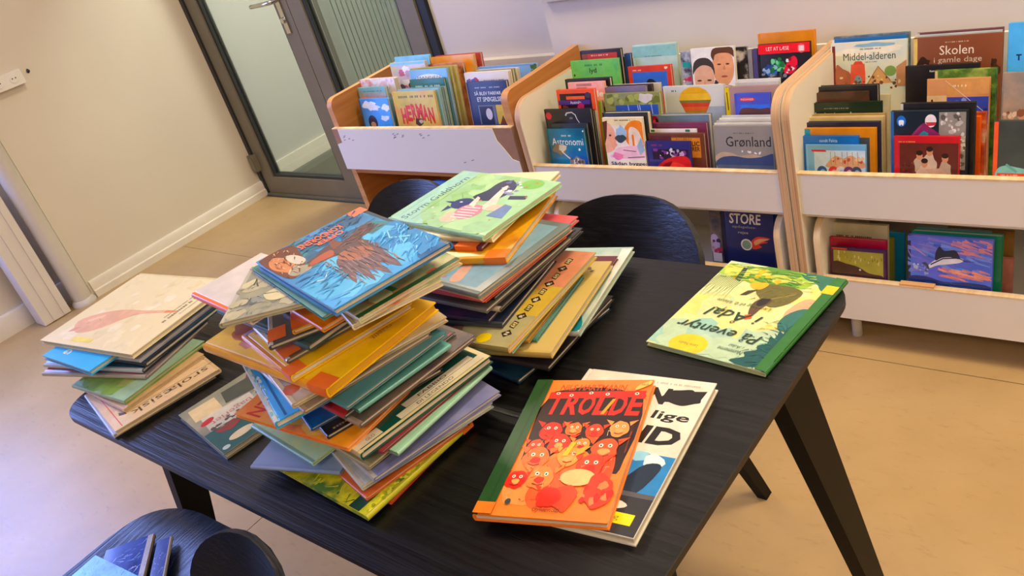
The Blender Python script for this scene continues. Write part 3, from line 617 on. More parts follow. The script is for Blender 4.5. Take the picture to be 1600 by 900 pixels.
def a_orf(p, w, h): p.B(7, 9, 61, 40, '#3f6fc4'); p.D(6, 20, 6, 2, '#f0c8a8', 2); p.P([(28, 26), (32, 20), (40, 22), (46, 30), (40, 30), (34, 26)], '#1c2030'); p.G(60, 4, 3, 2, '#f0d0b0', 4)
b2('orange red framed cover with blue sky in the back row', (980, 105), (1047, 101), 2.205, .014, '#c9472c', a_orf)
def a_mint(p, w, h): p.B(1, 2, 70, 19, '#93c4bf'); p.D(20, 46, 18, 1.2, '#4a6a6c', 5)
b2('pale mint cover standing tall in the back row', (986, 70), (1056, 68), 2.262, .014, '#bfdacd', a_mint)
b2('slim dark blue book left of the pale mint cover', (974, 84), (984, 84), 2.262, .014, '#2f4a78'); b2('slim brown book between the green lyd and blue books', (966, 90), (973, 90), 2.262, .012, '#6a5a44')
def a_car(p, w, h):
    p.D(6, 26, 6, 3, '#8a3a5a', 2); p.B(10, 12, 66, 28, '#2a1a30'); p.N(26, 14, 64, 12, 26, 1.5, 4, ['#d9cfe0', '#7a3a8a', '#171420', '#b8a0b8'], 6)
    p.P([(14, 46), (24, 32), (40, 24), (60, 22), (68, 30), (68, 46)], '#c21f24'); p.E(42, 40, 18, 8, '#e04438'); p.E(52, 44, 8, 3, '#f2d9c8'); p.P([(16, 46), (26, 36), (40, 30), (34, 40), (26, 46)], '#7a1418')
b2('dark blue cover with a red sports car, middle bin front', (1008, 222), (1077, 220), 1.972, .010, '#2b2a66', a_car)
def a_lic(p, w, h): p.B(37, 6, 81, 36, '#d08a34'); p.D(44, 68, 8, 2, '#7a4a20', 3); p.t('LIC', 74, 15, 12, 7, '#2a1c14', 0, .02); p.t('RER', 74, 23, 12, 7, '#2a1c14', 0, .02); p.B(4, 3, 37, 12, '#5a2f34')
b2('brown and orange cover lettered LIC RER behind the sports car', (1012, 210), (1099, 208), 1.986, .014, '#6a3a28', a_lic)
def a_tab(p, w, h): p.B(3, 0, 12, 4, '#2f7a58'); p.B(60, 0, 67, 4, '#2f7a58')
b2('white cover with two green tabs behind the orange lettered one', (1011, 203), (1087, 201), 2.003, .008, '#e6e2d6', a_tab)
b2('plum purple cover in the second row of middle bin', (1009, 194), (1103, 191), 2.020, .014, painted(['#6a2f4c', '#7c3a56'], 8, 14), None, spine='#d9d0c8')
def a_gr(p, w, h): p.E(10, 7, 8, 7, '#8a1f28'); p.N(8, 4, 16, 3, 12, 1, 3, ['#2a1416', '#c0484a'], 3)
b2('blue grey cover with a dark red ball behind the plum one', (1011, 181), (1107, 179), 2.042, .022, '#6f8090', a_gr, spine='#26282c')
def a_bal(p, w, h):
    p.B(0, 40, 34, 80, '#b4bdc0'); p.B(62, 32, 95, 80, '#aeb7be'); p.D(14, 24, 7, 2.6, '#4a4a4a', 3)
    c = ['#e0ad2a', '#e8bf42', '#7a7a46', '#c0482c', '#cf6a34', '#a9843a', '#7a5a34']; ys_ = [2, 12, 22, 26, 32, 38, 44, 50]
    def ww(y): return 25 * math.sqrt(max(0, 1 - ((y - 22) / 21) ** 2)) if y < 22 else 25 - (y - 22) * .46
    for i in range(7):
        a, b = ys_[i], ys_[i + 1]; m = (a + b) / 2; p.P([(50 - ww(a), a), (50 - ww(m), m), (50 - ww(b), b), (50 + ww(b), b), (50 + ww(m), m), (50 + ww(a), a)], c[i], False)
    p.N(14, 55, 92, 56, 78, 2, 4, ['#c4b0a4', '#d6cfc8'], 4)
b2('pale cover with a striped yellow and red hot air balloon', (1035, 137), (1130, 131), 2.100, .012, painted(['#d0d3c8', '#dcdcd0'], 5, 15), a_bal)
def a_kids(p, w, h):
    p.B(0, 0, 68, 70, '#efece6'); p.E(50, 30, 17, 30, '#dda47c'); p.P([(32, 12), (36, 2), (50, 0), (66, 2), (68, 16), (60, 10), (46, 9), (38, 12), (36, 20)], '#5a3d28'); p.E(44, 26, 3, 1.2, '#4a3020'); p.E(57, 26, 3, 1.2, '#4a3020'); p.E(51, 45, 5, 1.6, '#a05048'); p.P([(49, 34), (52, 26), (54, 35)], '#c98c66')
    p.E(19, 46, 16, 26, '#dcb298'); p.P([(1, 40), (4, 22), (14, 15), (27, 16), (35, 26), (36, 42), (31, 30), (18, 26), (7, 32)], '#3f3834'); p.E(11, 50, 3.6, 1.4, '#4a332a'); p.E(27, 50, 3.6, 1.4, '#4a332a'); p.P([(17, 60), (19, 50), (22, 60)], '#c9987e'); p.P([(36, 50), (44, 56), (68, 62), (68, 70), (36, 70)], '#2c3348'); p.S([(40, 56), (66, 64)], 3, '#d6d9e0')
b2('cover photo of two children looking down, back row', (1078, 76), (1146, 73), 2.205, .012, '#e9e4dc', a_kids)
def a_mix(p, w, h): p.B(3, 16, 15, 24, '#2a9a94'); p.N(8, 2, 14, 28, 58, 2, 5, ['#c63a5a', '#8a9cc0', '#e0d8da'], 3)
b2('colourful magazine cover left of the two children', (1062, 82), (1077, 80), 2.225, .012, painted(['#3a3f4a', '#b8bcc6', '#6a7a94'], 22, 16), a_mix)
b2('black and white patterned cover right of the two children', (1147, 74), (1166, 74), 2.225, .012, painted(['#17161a', '#241f22', '#cfc6c0'], 24, 17)); b2('slim grey book beside the patterned cover', (1167, 78), (1174, 77), 2.225, .012, '#8a8684'); b2('slim violet book next to the red racing book', (1175, 77), (1182, 76), 2.225, .012, '#4c4470')
def a_gron(p, w, h):
    p.D(33, 64, 11, 1.6, '#57534e', 3); p.t('Grønland', 55, 24, 70, 16, '#24272c'); p.P([(2, 46), (14, 40), (30, 42), (40, 46), (60, 43), (80, 47), (96, 40), (96, 58), (2, 56)], '#b9a690'); p.P([(8, 50), (30, 46), (52, 49), (74, 47), (96, 42), (96, 64), (6, 64)], '#3a4a70'); p.N(8, 36, 74, 38, 43, 1, 2.4, ['#e9e4dc'], 4); p.B(4, 60, 96, 76, '#5d6878')
b2('grey Greenland cover with mountains and serif title', (1113, 198), (1206, 196), 1.972, .012, painted(['#8f8980', '#9c958a'], 5, 18), a_gron)
for i, (l, r_, c, nm) in enumerate((((1115, 194), (1208, 192), '#d9d4c4', 'cream'), ((1119, 190), (1209, 188), '#b9b7ac', 'pale grey'), ((1123, 186), (1210, 184), '#e2decf', 'ivory'), ((1127, 182), (1211, 180), '#c6c9c4', 'silver grey'))):
    b2('thin %s book stacked behind the grey Greenland cover' % nm, l, r_, 1.990 + i * .016, .012, c)
def a_ind(p, w, h): p.E(21, 9, 13, 3.2, '#c23a48'); p.t('INDIANER', 21, 9, 20, 3, '#f0d8d8'); p.B(10, 17, 56, 40, '#3f70d0'); p.P([(10, 24), (24, 22), (40, 24), (56, 23), (56, 40), (10, 40)], '#5a3a3c')
b2('blue violet cover with red oval in the second row', (1146, 146), (1202, 146), 2.060, .012, '#4a55b0', a_ind)
def a_ylw(p, w, h): p.B(0, 0, 7, 60, '#e0c81e'); p.S([(3, 8), (4, 36)], 2, '#6a5a14')
b2('rosy brown cover with yellow spine strip in second row', (1132, 138), (1214, 131.5), 2.082, .012, painted(['#a4857c', '#b9988c'], 6, 19), a_ylw)
b2('pale grey magazine leaning behind the yellow strip cover', (1148, 131), (1216, 125), 2.135, .014, '#cfcdc6'); b2('white magazine behind the pale grey one', (1150, 127), (1217, 121), 2.155, .012, '#dedbd2')
def a_lego(p, w, h):
    p.B(1, 0, 82, 15, '#d41f2c'); p.t('LET AT LÆSE', 32, 7.5, 36, 5.5, '#f4e6e4'); p.E(69, 9, 6, 7, '#e25a60'); p.B(65, 5, 73, 13, '#f0d0d0'); p.N(20, 8, 26, 28, 46, 2, 4.5, ['#3a6fb0', '#9cb8cc', '#2a4a80'], 3); p.N(18, 22, 40, 24, 44, 2, 5, ['#2f9a5a', '#7fcf9a', '#1f6a3c'], 4); p.P([(40, 44), (46, 30), (56, 20), (62, 26), (60, 40), (50, 48)], '#d2203a'); p.N(10, 42, 62, 20, 46, 1.2, 3, ['#e9e6e6', '#7a1020'], 5)
    p.N(12, 6, 62, 46, 54, 1.5, 3, ['#4a4a4e', '#8a8a90'], 6)
b2('black racing cover with red banner LET AT LÆSE', (1183, 70), (1265, 65), 2.225, .012, '#1c1a1e', a_lego)
b2('plain mustard orange cover, tallest behind the red banner', (1183, 53), (1272, 47), 2.270, .014, '#d58a12')
def a_store(p, w, h):
    p.D(12, 66, 6, 3.6, '#8f8a6a', 3); p.t('STORE', 38, 18, 50, 16, '#e6dcc0', .1, .02); p.t('opdagelses-', 36, 31, 38, 5, '#a8a48c'); p.t('rejse', 34, 40, 16, 5, '#c6c0a4'); p.P([(46, 52), (58, 44), (76, 46), (64, 50), (72, 52), (58, 56), (62, 60), (48, 64)], '#d2452a'); p.P([(50, 52), (60, 47), (74, 47), (62, 52), (52, 58)], '#e8a878'); p.E(38, 58, 9, 9, '#e9e0cc'); p.E(38, 58, 7, 7, '#8aa07e'); p.B(0, 0, 6, 90, '#15183a')
b2('dark blue cover titled STORE with a comet, low in middle bin', (1125, 322), (1206, 326), 2.02, .012, painted(['#1a2048', '#222a5c'], 5, 20), a_store, floor=.1085, z0=.2)
def a_ast(p, w, h): p.E(6, 56, 8, 16, '#c9b6d2'); p.N(8, 2, 14, 30, 70, 1.5, 4, ['#3a2a50', '#c0405a', '#c99a60'], 3); p.B(2, 70, 16, 84, '#e9e4e0')
b2('dark cover with a pale lilac figure, low in middle bin', (1106, 325), (1124, 326), 2.045, .012, painted(['#2a2c40', '#8f7f6a'], 14, 21), a_ast, floor=.1085, z0=.2)
b2('deep blue cover behind the comet book', (1136, 318), (1219, 323), 2.045, .012, '#1f4a72', None, floor=.1085, z0=.2)
# ----- right bin
def b3(label, TL, TR, s, t, cov, art=None, **kw): return bin_book(label, G3, TL, TR, s, t, cov, art=art, **kw)
def a_boat(p, w, h):
    p.B(14, 8, 94, 50, '#c6d6de'); p.P([(9, 7), (32, 7), (34, 10), (11, 10)], '#c0302c'); p.P([(36, 26), (48, 16), (60, 20), (72, 15), (84, 22), (92, 26), (92, 34), (36, 34)], '#cfa27a'); p.N(14, 40, 90, 14, 26, 1.4, 3, ['#b5523a', '#d9c09a'], 3)
    for i, (x, c) in enumerate(((26, '#3a5a8a'), (44, '#cf4438'), (56, '#d9cfc6'), (68, '#6a3a6a'), (80, '#4a5058'))): p.E(x, 40, 8, 8, c, 20); p.E(x + 1, 42, 4, 5, '#e0b0a0' if i % 2 else '#8fb6cc')
    for x in (40, 47, 58, 66, 74, 82): p.S([(x, 10), (x + 1, 30)], .7, '#8a7a60')
b3('light blue cover with harbour and little boats, front of right bin', (1258, 228), (1352, 226), 1.972, .010, painted(['#6aa2c6', '#7fb0cf'], 6, 22), a_boat)
def a_fak(p, w, h): p.t('sandt Fakta', 45, 7, 28, 5, '#c6d9e6'); p.B(2, 11, 90, 13, '#1c62a8')
b3('strong blue cover behind the harbour boats', (1250, 213), (1341, 212), 1.984, .010, '#1f6cb4', a_fak)
def a_must(p, w, h): p.B(1, 2, 7, 90, '#b5572c'); p.B(7, 1, 26, 10, '#2f8aa4'); p.B(100, 14, 118, 90, '#4a5058')
b3('mustard cover with teal corner behind the strong blue one', (1241, 203), (1368, 198), 1.998, .012, '#cf8c24', a_must)
b3('cream topped dark navy book behind the mustard one', (1250, 193), (1374, 189), 2.014, .014, '#23263c', None, spine='#d9cba4'); b3('thick cream backed book in the left column of right bin', (1262, 185), (1380, 181), 2.032, .016, '#cdb88a', None, spine='#c9b488')
b3('tan book squeezed behind the thick cream one', (1266, 180), (1383, 177), 2.051, .012, '#a98f62')
def a_chr(p, w, h): p.D(34, 72, 9, 1.4, '#8fa08a', 3); p.t('Christiansborg', 56, 19, 98, 9, '#c9d2c4'); p.B(0, 0, 5, 50, '#a9a82e')
b3('very dark green cover titled Christiansborg', (1255, 161), (1377, 159), 2.068, .012, '#16281a', a_chr)
b3('dark brown photo cover behind the dark green one', (1254, 145), (1356, 144), 2.088, .012, painted(['#2c211c', '#4a3628', '#6a3a2c'], 9, 23)); b3('black cover behind the dark brown photo one', (1266, 135), (1371, 134), 2.104, .018, '#242226', None, spine='#c9c2b6')
b3('pale stone coloured book beside the black cover', (1300, 150), (1390, 148), 2.135, .010, '#cfc6a4')
def a_mid(p, w, h):
    p.G(40, 16, 30, 6, '#e9e2cc', 3); p.G(88, 12, 26, 6, '#e9e2cc', 4); p.G(70, 5, 30, 3, '#8fb2c0', 5); p.B(3, 4, 8, 100, '#6a2420'); p.D(46, 80, 11, 1.8, '#6a6a5c', 2); p.t('Middel-alderen', 62, 22, 82, 11, '#22301c'); p.D(56, 74, 31, 1.3, '#6a6a5c', 4)
    p.P([(9, 34), (20, 40), (32, 48), (30, 70), (9, 70)], '#a4644a'); p.P([(34, 70), (33, 36), (36, 34), (52, 34), (55, 36), (54, 70)], '#d0604a'); p.P([(36, 34), (40, 29), (50, 29), (53, 34)], '#c24a38'); p.E(44, 60, 6, 9, '#7f9ca0'); p.P([(58, 66), (76, 38), (98, 64)], '#c9a070'); p.S([(58, 66), (76, 38), (98, 64)], 1.5, '#8a6440'); p.E(95, 46, 9, 8, '#7f9c5a'); p.P([(104, 40), (122, 30), (122, 70), (104, 70)], '#b98a64'); p.N(30, 14, 118, 52, 76, 1, 3, ['#7a4a34', '#d9c4a0', '#5a4434'], 6)
b3('medieval town cover with gatehouse titled Middel-alderen', (1297, 68), (1417, 62), 2.215, .012, painted(['#bfd0cc', '#d9d9c4', '#e6dcc0'], 8, 24), a_mid)
b3('deep blue edged book behind the medieval town', (1299, 62), (1416, 55), 2.245, .010, '#2b6a9c', None, spine='#e0dcd0'); b3('grey blue photo cover hindmost behind the medieval town', (1302, 58), (1421, 50), 2.262, .012, painted(['#8fa4b4', '#5a6a74', '#b9b4a6'], 10, 25))
def a_fam(p, w, h):
    p.B(10, 10, 102, 70, '#5a2a22'); p.D(8, 34, 8, 1.6, '#d9a24a', 4); p.D(36, 90, 8.5, 1, '#a4302a', 5)
    for x, y, r, c in ((42, 32, 10, '#b9a48a'), (58, 26, 11, '#c4b09a'), (82, 36, 11, '#b59c86'), (50, 44, 11, '#d0b49a')): p.G(x, y + 14, r, 15, c, int(x)); p.E(x, y - 3, 5, 6.5, '#c08a6a'); p.E(x, y - 7, 5.4, 4, '#2f1a16')
    p.P([(52, 50), (76, 48), (90, 62), (60, 62)], '#c6a488'); p.N(10, 14, 34, 20, 60, 1, 2.5, ['#6e3a2c', '#4a1f1a'], 3)
b3('red framed cover with an old family photo', (1396, 214), (1499, 213), 1.972, .012, '#b3212a', a_fam)
def a_moto(p, w, h):
    p.B(78, 2, 119, 90, '#8f8a84'); p.N(60, 80, 118, 4, 90, 1.5, 4, ['#d9d6d2', '#5a5854', '#b9b6b0'], 4); p.E(18, 15, 7.5, 8.5, '#2a6fc0'); p.P([(14, 14), (22, 14), (21, 22), (18, 20), (15, 22)], '#e4ecf2'); p.E(65, 15, 9, 10, '#e6e0e0'); p.P([(57, 17), (74, 17), (72, 22), (60, 23)], '#b03a48')
    p.P([(36, 40), (42, 28), (54, 18), (60, 22), (66, 26), (72, 30), (80, 40)], '#7a2a5a'); p.P([(42, 40), (54, 30), (62, 34), (60, 40)], '#2a8a94'); p.S([(36, 38), (50, 22)], 2.4, '#8a3a6a')
b3('dark cover with a motocross rider in white helmet', (1391, 174), (1512, 173), 1.990, .014, '#1c262e', a_moto, spine='#2a62a0')
b3('black cover with silvery edge behind the motocross rider', (1406, 162), (1524, 160), 2.012, .014, '#1e1c1e', None, spine='#c6c3bc')
b3('thin violet blue book behind the motocross cover', (1420, 178), (1519, 177), 2.032, .008, '#3c3f78'); b3('bright orange book at the right of the motocross cover', (1425, 184), (1532, 182), 2.044, .014, '#d8601c', None, spine='#d8601c'); b3('rust red patterned book behind the bright orange one', (1430, 178), (1541, 175), 2.063, .014, painted(['#8a3a20', '#b5582c', '#c9b090'], 22, 26))
def a_tan(p, w, h): p.B(33, 1, 99, 24, '#cf9c66'); p.D(42, 62, 11, 3.4, '#f0dcb8', 3); p.B(0, 25, 32, 60, '#d9bf94'); p.B(33, 28, 98, 70, '#3a4a9c'); p.N(16, 36, 96, 30, 60, 2, 5, ['#5a6ac0', '#2a3478', '#8a96d0'], 5); p.S([(30, 2), (90, 50)], .8, '#e6d6c0'); p.E(9, 33, 1.6, 2.4, '#2a1c18')
b3('tan cover with deep blue picture in the second row', (1448, 124), (1547, 122), 2.135, .012, painted(['#c98a5a', '#d6a878'], 6, 27), a_tan)
b3('dark green leafy spined book right of the tan cover', (1460, 110), (1557, 108), 2.160, .016, painted(['#2f4a24', '#5a7a34', '#9ca85a'], 24, 28), None, spine='#cdb88a')
def a_ras(p, w, h): p.t('Rasmus Hedegaard Bruun', 62, 9, 44, 3.6, '#dfdad4', 0, .02)
b3('black cover with one small white line of text', (1414, 103), (1530, 100), 2.185, .014, '#201c1d', a_ras)
def a_sko(p, w, h):
    p.B(0, 1, 7, 90, '#dcc07a'); p.D(52, 90, 9, 1.8, '#c9b09a', 3); p.t('Skolen', 70, 21, 54, 14, '#e6d9c6'); p.t('i gamle dage', 72, 37, 76, 11, '#d0bfa8'); p.G(18, 40, 10, 9, '#33241c', 3); p.E(20, 47, 6, 6, '#a87a5a'); p.G(128, 44, 5, 7, '#3a2418', 4); p.G(130, 54, 8, 8, '#4a2c20', 5)
b3('brown cover titled Skolen i gamle dage, top right', (1427, 60), (1567, 51), 2.222, .012, painted(['#7c4a30', '#8a5638'], 5, 29), a_sko)
b3('pale blue grey book behind the brown school cover', (1429, 56), (1565, 47.5), 2.246, .012, '#b9c2bc', None, spine='#d9cba4'); b3('wine red edged book hindmost behind the school cover', (1432, 52), (1568, 43), 2.264, .012, '#6a4248', None, spine='#c9c3b8')
def a_croc(p, w, h): p.B(1, 1, 8, 110, '#e2623a'); p.P([(8, 76), (20, 70), (38, 72), (60, 78), (60, 92), (8, 92)], '#8fc6b4'); p.S([(22, 68), (40, 80)], 4, '#74ae9e'); p.B(8, 82, 70, 92, '#e0522e'); p.D(14, 40, 85, 2, '#f0c8b4', 4)
b3('dark grey green cover framed in orange at right edge', (1553, 189), (1612, 189), 1.976, .012, painted(['#3a403c', '#4a504a'], 7, 30), a_croc)
b3('misty grey photo cover above the orange framed one', (1568, 114), (1640, 112), 2.10, .012, painted(['#6f6862', '#8f867e', '#b59a86'], 8, 31), lambda p, w, h: p.N(16, 2, 34, 52, 72, 2, 5, ['#c9a08a', '#e0c8b4', '#8a5a44'], 3))
b3('sky blue cover with dark letter T at the right edge', (1576, 35), (1650, 33), 2.225, .014, '#5ab0e6', lambda p, w, h: (p.t('T', 19, 54, 9, 10, '#1f2f5a', 0, .05)))
def l3(label, TL, TR, s, t, cov, art=None, **kw): return bin_book(label, G3, TL, TR, s, t, cov, art=art, floor=.1085, z0=.2, **kw)
def a_plat(p, w, h): p.B(4, 4, 82, 40, '#a8a04a'); p.N(24, 6, 80, 6, 22, 1, 3.4, ['#c9c07a', '#8a8434', '#d9d2a0'], 3, .4); p.P([(4, 22), (24, 24), (44, 28), (60, 36), (80, 38), (78, 44), (56, 46), (30, 48), (4, 48)], '#4a342a'); p.E(46, 32, 1.6, 1.6, '#e0d2c0'); p.B(2, -8, 26, 3, '#c2553a'); p.G(60, 45, 14, 3, '#2c201c', 4)
l3('purple edged cover with a platypus, low in right bin', (1298, 386), (1384, 392), 1.972, .012, '#4a2a4c', a_plat)
l3('crimson cover behind the platypus', (1296, 371), (1384, 377), 1.992, .014, '#a01236'); l3('plum spined book left of the platypus', (1293, 376), (1380, 380), 2.012, .010, '#6a2f5a')
l3('cream cover with a line of dark text, low in right bin', (1287, 347), (1387, 352), 2.035, .012, '#cfc6a4', lambda p, w, h: p.D(20, 78, 20, 3, '#4a3f34', 4)); l3('olive cover beside the cream one, low in right bin', (1300, 367), (1396, 371), 2.054, .012, '#8f8f44')
l3('bright teal blue cover behind the platypus book, low down', (1310, 359), (1413, 364), 2.074, .014, '#1f8ab4')
def a_sail(p, w, h):
    p.H(60, 2, 132, 2, 60, 40, 10, 5.0, ['#6a78c8', '#8a88cc', '#5a8ad0', '#4a66b8', '#7f9ad8'], 3, 14); p.H(26, 84, 134, 4, 24, 26, 12, 4, ['#cf94a0', '#d98f8c', '#b08ab4'], 4, 6); p.H(26, 56, 134, 48, 62, 30, 8, 3.4, ['#e0907c', '#eaa88a', '#cf8496'], 5, 5); p.P([(0, 66), (30, 62), (60, 68), (100, 66), (134, 70), (134, 92), (0, 92)], '#23386e'); p.S([(8, 16), (30, 30)], 1.5, '#d09ab0')
    p.P([(34, 45), (46, 35), (62, 29), (78, 28), (90, 31), (86, 36), (68, 40), (50, 43), (36, 49)], '#ecebea'); p.S([(38, 43), (58, 32), (84, 29)], 2, '#3a4058'); p.P([(46, 36), (46, 24), (52, 14), (60, 20), (76, 18), (82, 24), (84, 31), (70, 29), (56, 31)], '#2e3446'); p.S([(84, 30), (94, 34), (108, 33)], 1.6, '#3a3a44', .5); p.P([(34, 44), (30, 40), (24, 42), (32, 47), (28, 56), (36, 50)], '#4a5068'); p.N(14, 10, 34, 42, 58, 1, 3, ['#b9c6da', '#8fa4c8'], 7); p.H(24, 2, 132, 68, 88, 22, 5, 1.6, ['#1c2c5c', '#3a5494'], 9, 8)
l3('spiral bound cover with a leaping sailfish at sunset', (1418, 366), (1552, 378), 1.972, .014, painted(['#4a6cc0', '#6a74cc', '#8a7fc4'], 5, 32), a_sail, spine='#2c3440')
l3('deep green folder behind the leaping sailfish', (1424, 361), (1566, 369), 1.995, .020, '#1f7a5c'); l3('muted grey green book behind the deep green folder', (1432, 356), (1548, 362), 2.022, .012, '#7a9484')
l3('pink patterned cover right of the green folder', (1520, 400), (1583, 405), 2.02 + .03, .014, painted(['#a8645a', '#c98a7a'], 20, 33)); l3('brown cardboard cover behind the pink patterned one', (1480, 357), (1584, 362), 2.072, .014, '#8a6a38')
for k in (0,):
    w_ = box('wooden_label', -0.650, -0.566, 1.9495, 1.9665, .2212, .2262, ply('#d59a58', '#e6b276'), None, .001); tag(w_, 'short wooden strip on the board edge below the sailfish', 'wood strip')
# ---------------------------------------------------------------- books on the table (art as fractions of the cover)
def stack(group, z, rows, gap=.0004):
    for row in rows:
        label, N, R, t, la, lb, k, cov = row[:8]; kw = row[8] if len(row) > 8 else {}
        flat_book(label, group, N, R, z + t, t, la, lb, k, cov, **kw); z += t + gap
    return z
OR = '#f07018'
HC, HB, HL = 'picture books in the front heap', 'picture books in the back heap', 'picture books in the left heap'
Z0 = TZ + .0004
def a_grass(p, w, h):
    p.H(140, .16, .98, .02, .98, .09, 70, .010, ['#c6c23a', '#6f8a2c', '#e0d84a', '#3f6a2a'], 4, 50); p.N(60, .12, .98, .02, .98, .012, .035, ['#c6c23a', '#6f8a2c', '#e0d84a', '#3f6a2a', '#a8b83a'], 3, .5); p.B(.075, .0, .17, 1, '#123a2c'); p.D(.0, .0, .5, .01, '#c6b44a'); p.N(40, .012, .05, .02, .98, .008, .02, ['#d9dc5a', '#8f9a3a'], 5, .8); p.S([(.115, .15), (.115, .3)], .012, '#8a9a5a'); p.S([(.115, .4), (.115, .75)], .012, '#8a9a5a')
def a_en(p, w, h):
    p.N(26, .05, .95, .05, .95, .05, .16, ['#f0a030', '#ee8a4a', '#f2b85a', '#e98f3a'], 3); p.T('EN', .885, .15, .17, .13, '#c8342a', 0, .02); p.P([(.30, .02), (.345, .02), (.36, .4), (.31, .4)], '#8a2430'); p.P([(.38, .02), (.42, .02), (.44, .4), (.40, .4)], '#8a2430'); p.P([(.7, .16), (.74, .05), (.68, .04), (.62, .12), (.58, .22), (.66, .18)], '#d8602a')
    p.P([(.03, .5), (.10, .42), (.16, .46), (.20, .62), (.12, .70), (.05, .64)], '#c8222c'); p.P([(.08, .7), (.2, .66), (.24, .8), (.1, .86)], '#d43030'); p.G(.12, .25, .08, .14, '#e8706a', 5)
def a_fab(p, w, h):
    p.N(20, .1, .9, .08, .9, .05, .14, ['#0f4a40', '#1c5c4c', '#0b3a34'], 3); p.B(0, 0, 1, .035, '#d6c9a0'); p.B(.965, 0, 1, 1, '#d6c9a0'); p.B(.40, .12, .93, .19, '#cfc7b4'); p.B(.32, .04, .98, .115, '#d6ceb8'); p.T('FABBIO', .62, .155, .22, .035, '#2a2620'); p.T('DI LEGENDO', .60, .078, .28, .035, '#2a2620'); p.B(.0, .045, .19, .14, '#cfc7b0'); p.T('GLO', .12, .09, .06, .035, '#3a352c')
def a_dgr(p, w, h): p.P([(.02, .02), (.40, .02), (.06, .9), (.02, .9)], '#b52a28'); p.S([(.02, .02), (.98, .02)], .012, '#c83a44')
def a_ye(p, w, h):
    p.N(14, .1, .6, .3, .95, .06, .16, ['#d9b070', '#e6c88a', '#c98a7a'], 4); p.G(.25, .80, .10, .12, '#c0703a', 5); p.G(.32, .88, .12, .08, '#a05a54', 6); p.G(.30, .55, .13, .16, '#e8dcb8', 7); p.E(.55, .35, .13, .05, '#c9b09a', 30); p.E(.55, .35, .11, .035, '#8a6a5a', 30); p.T('WARMES', .60, .09, .17, .035, '#8a6a10')
def a_ye2(p, w, h): p.N(10, .05, .6, .3, .95, .04, .10, ['#e0b83a', '#d9a02a', '#c8402a'], 6); p.G(.32, .25, .10, .09, '#c8402a', 3); p.B(.02, .955, .98, 1, '#a89ad0')
def a_crm2(p, w, h): p.B(.10, .48, .38, .72, '#b5655c'); p.N(16, .1, .38, .48, .72, .02, .06, ['#8a3a34', '#d98a7a'], 3); p.N(14, .5, .95, .5, .95, .02, .07, ['#5a7a4a', '#8a9a5a', '#4a4a44'], 5); p.D(.2, .85, .12, .022, '#5a5448', 4)
def a_grn3(p, w, h): p.N(30, .2, .98, .05, .95, .03, .10, ['#4a7a3a', '#7fa04a', '#d2552a', '#e0d8b0'], 4); p.B(0, 0, 1, .06, '#2f5a34')
def a_stone(p, w, h):
    R = random.Random(4)
    for i in range(34): p.G(R.uniform(.05, .95), R.uniform(.05, .95), R.uniform(.05, .12), R.uniform(.05, .10), R.choice(['#9a9a86', '#b8b49a', '#7c8078', '#cfc9a8', '#8a9492']), i, 9, .25)
    p.H(120, .04, .96, .04, .96, .06, 30, .007, ['#5a5f5c', '#c9c6ac', '#7a8280', '#3f4442', '#a8a894'], 5, 80); p.G(.42, .30, .17, .12, '#d9d2ac', 77, 11, .15)
    for i in range(12): x, y = R.uniform(.1, .9), R.uniform(.1, .9); p.S([(x, y), (x + R.uniform(-.15, .15), y + R.uniform(-.15, .15)), (x + R.uniform(-.2, .2), y + R.uniform(-.1, .2))], .012, '#3f4442', .003)
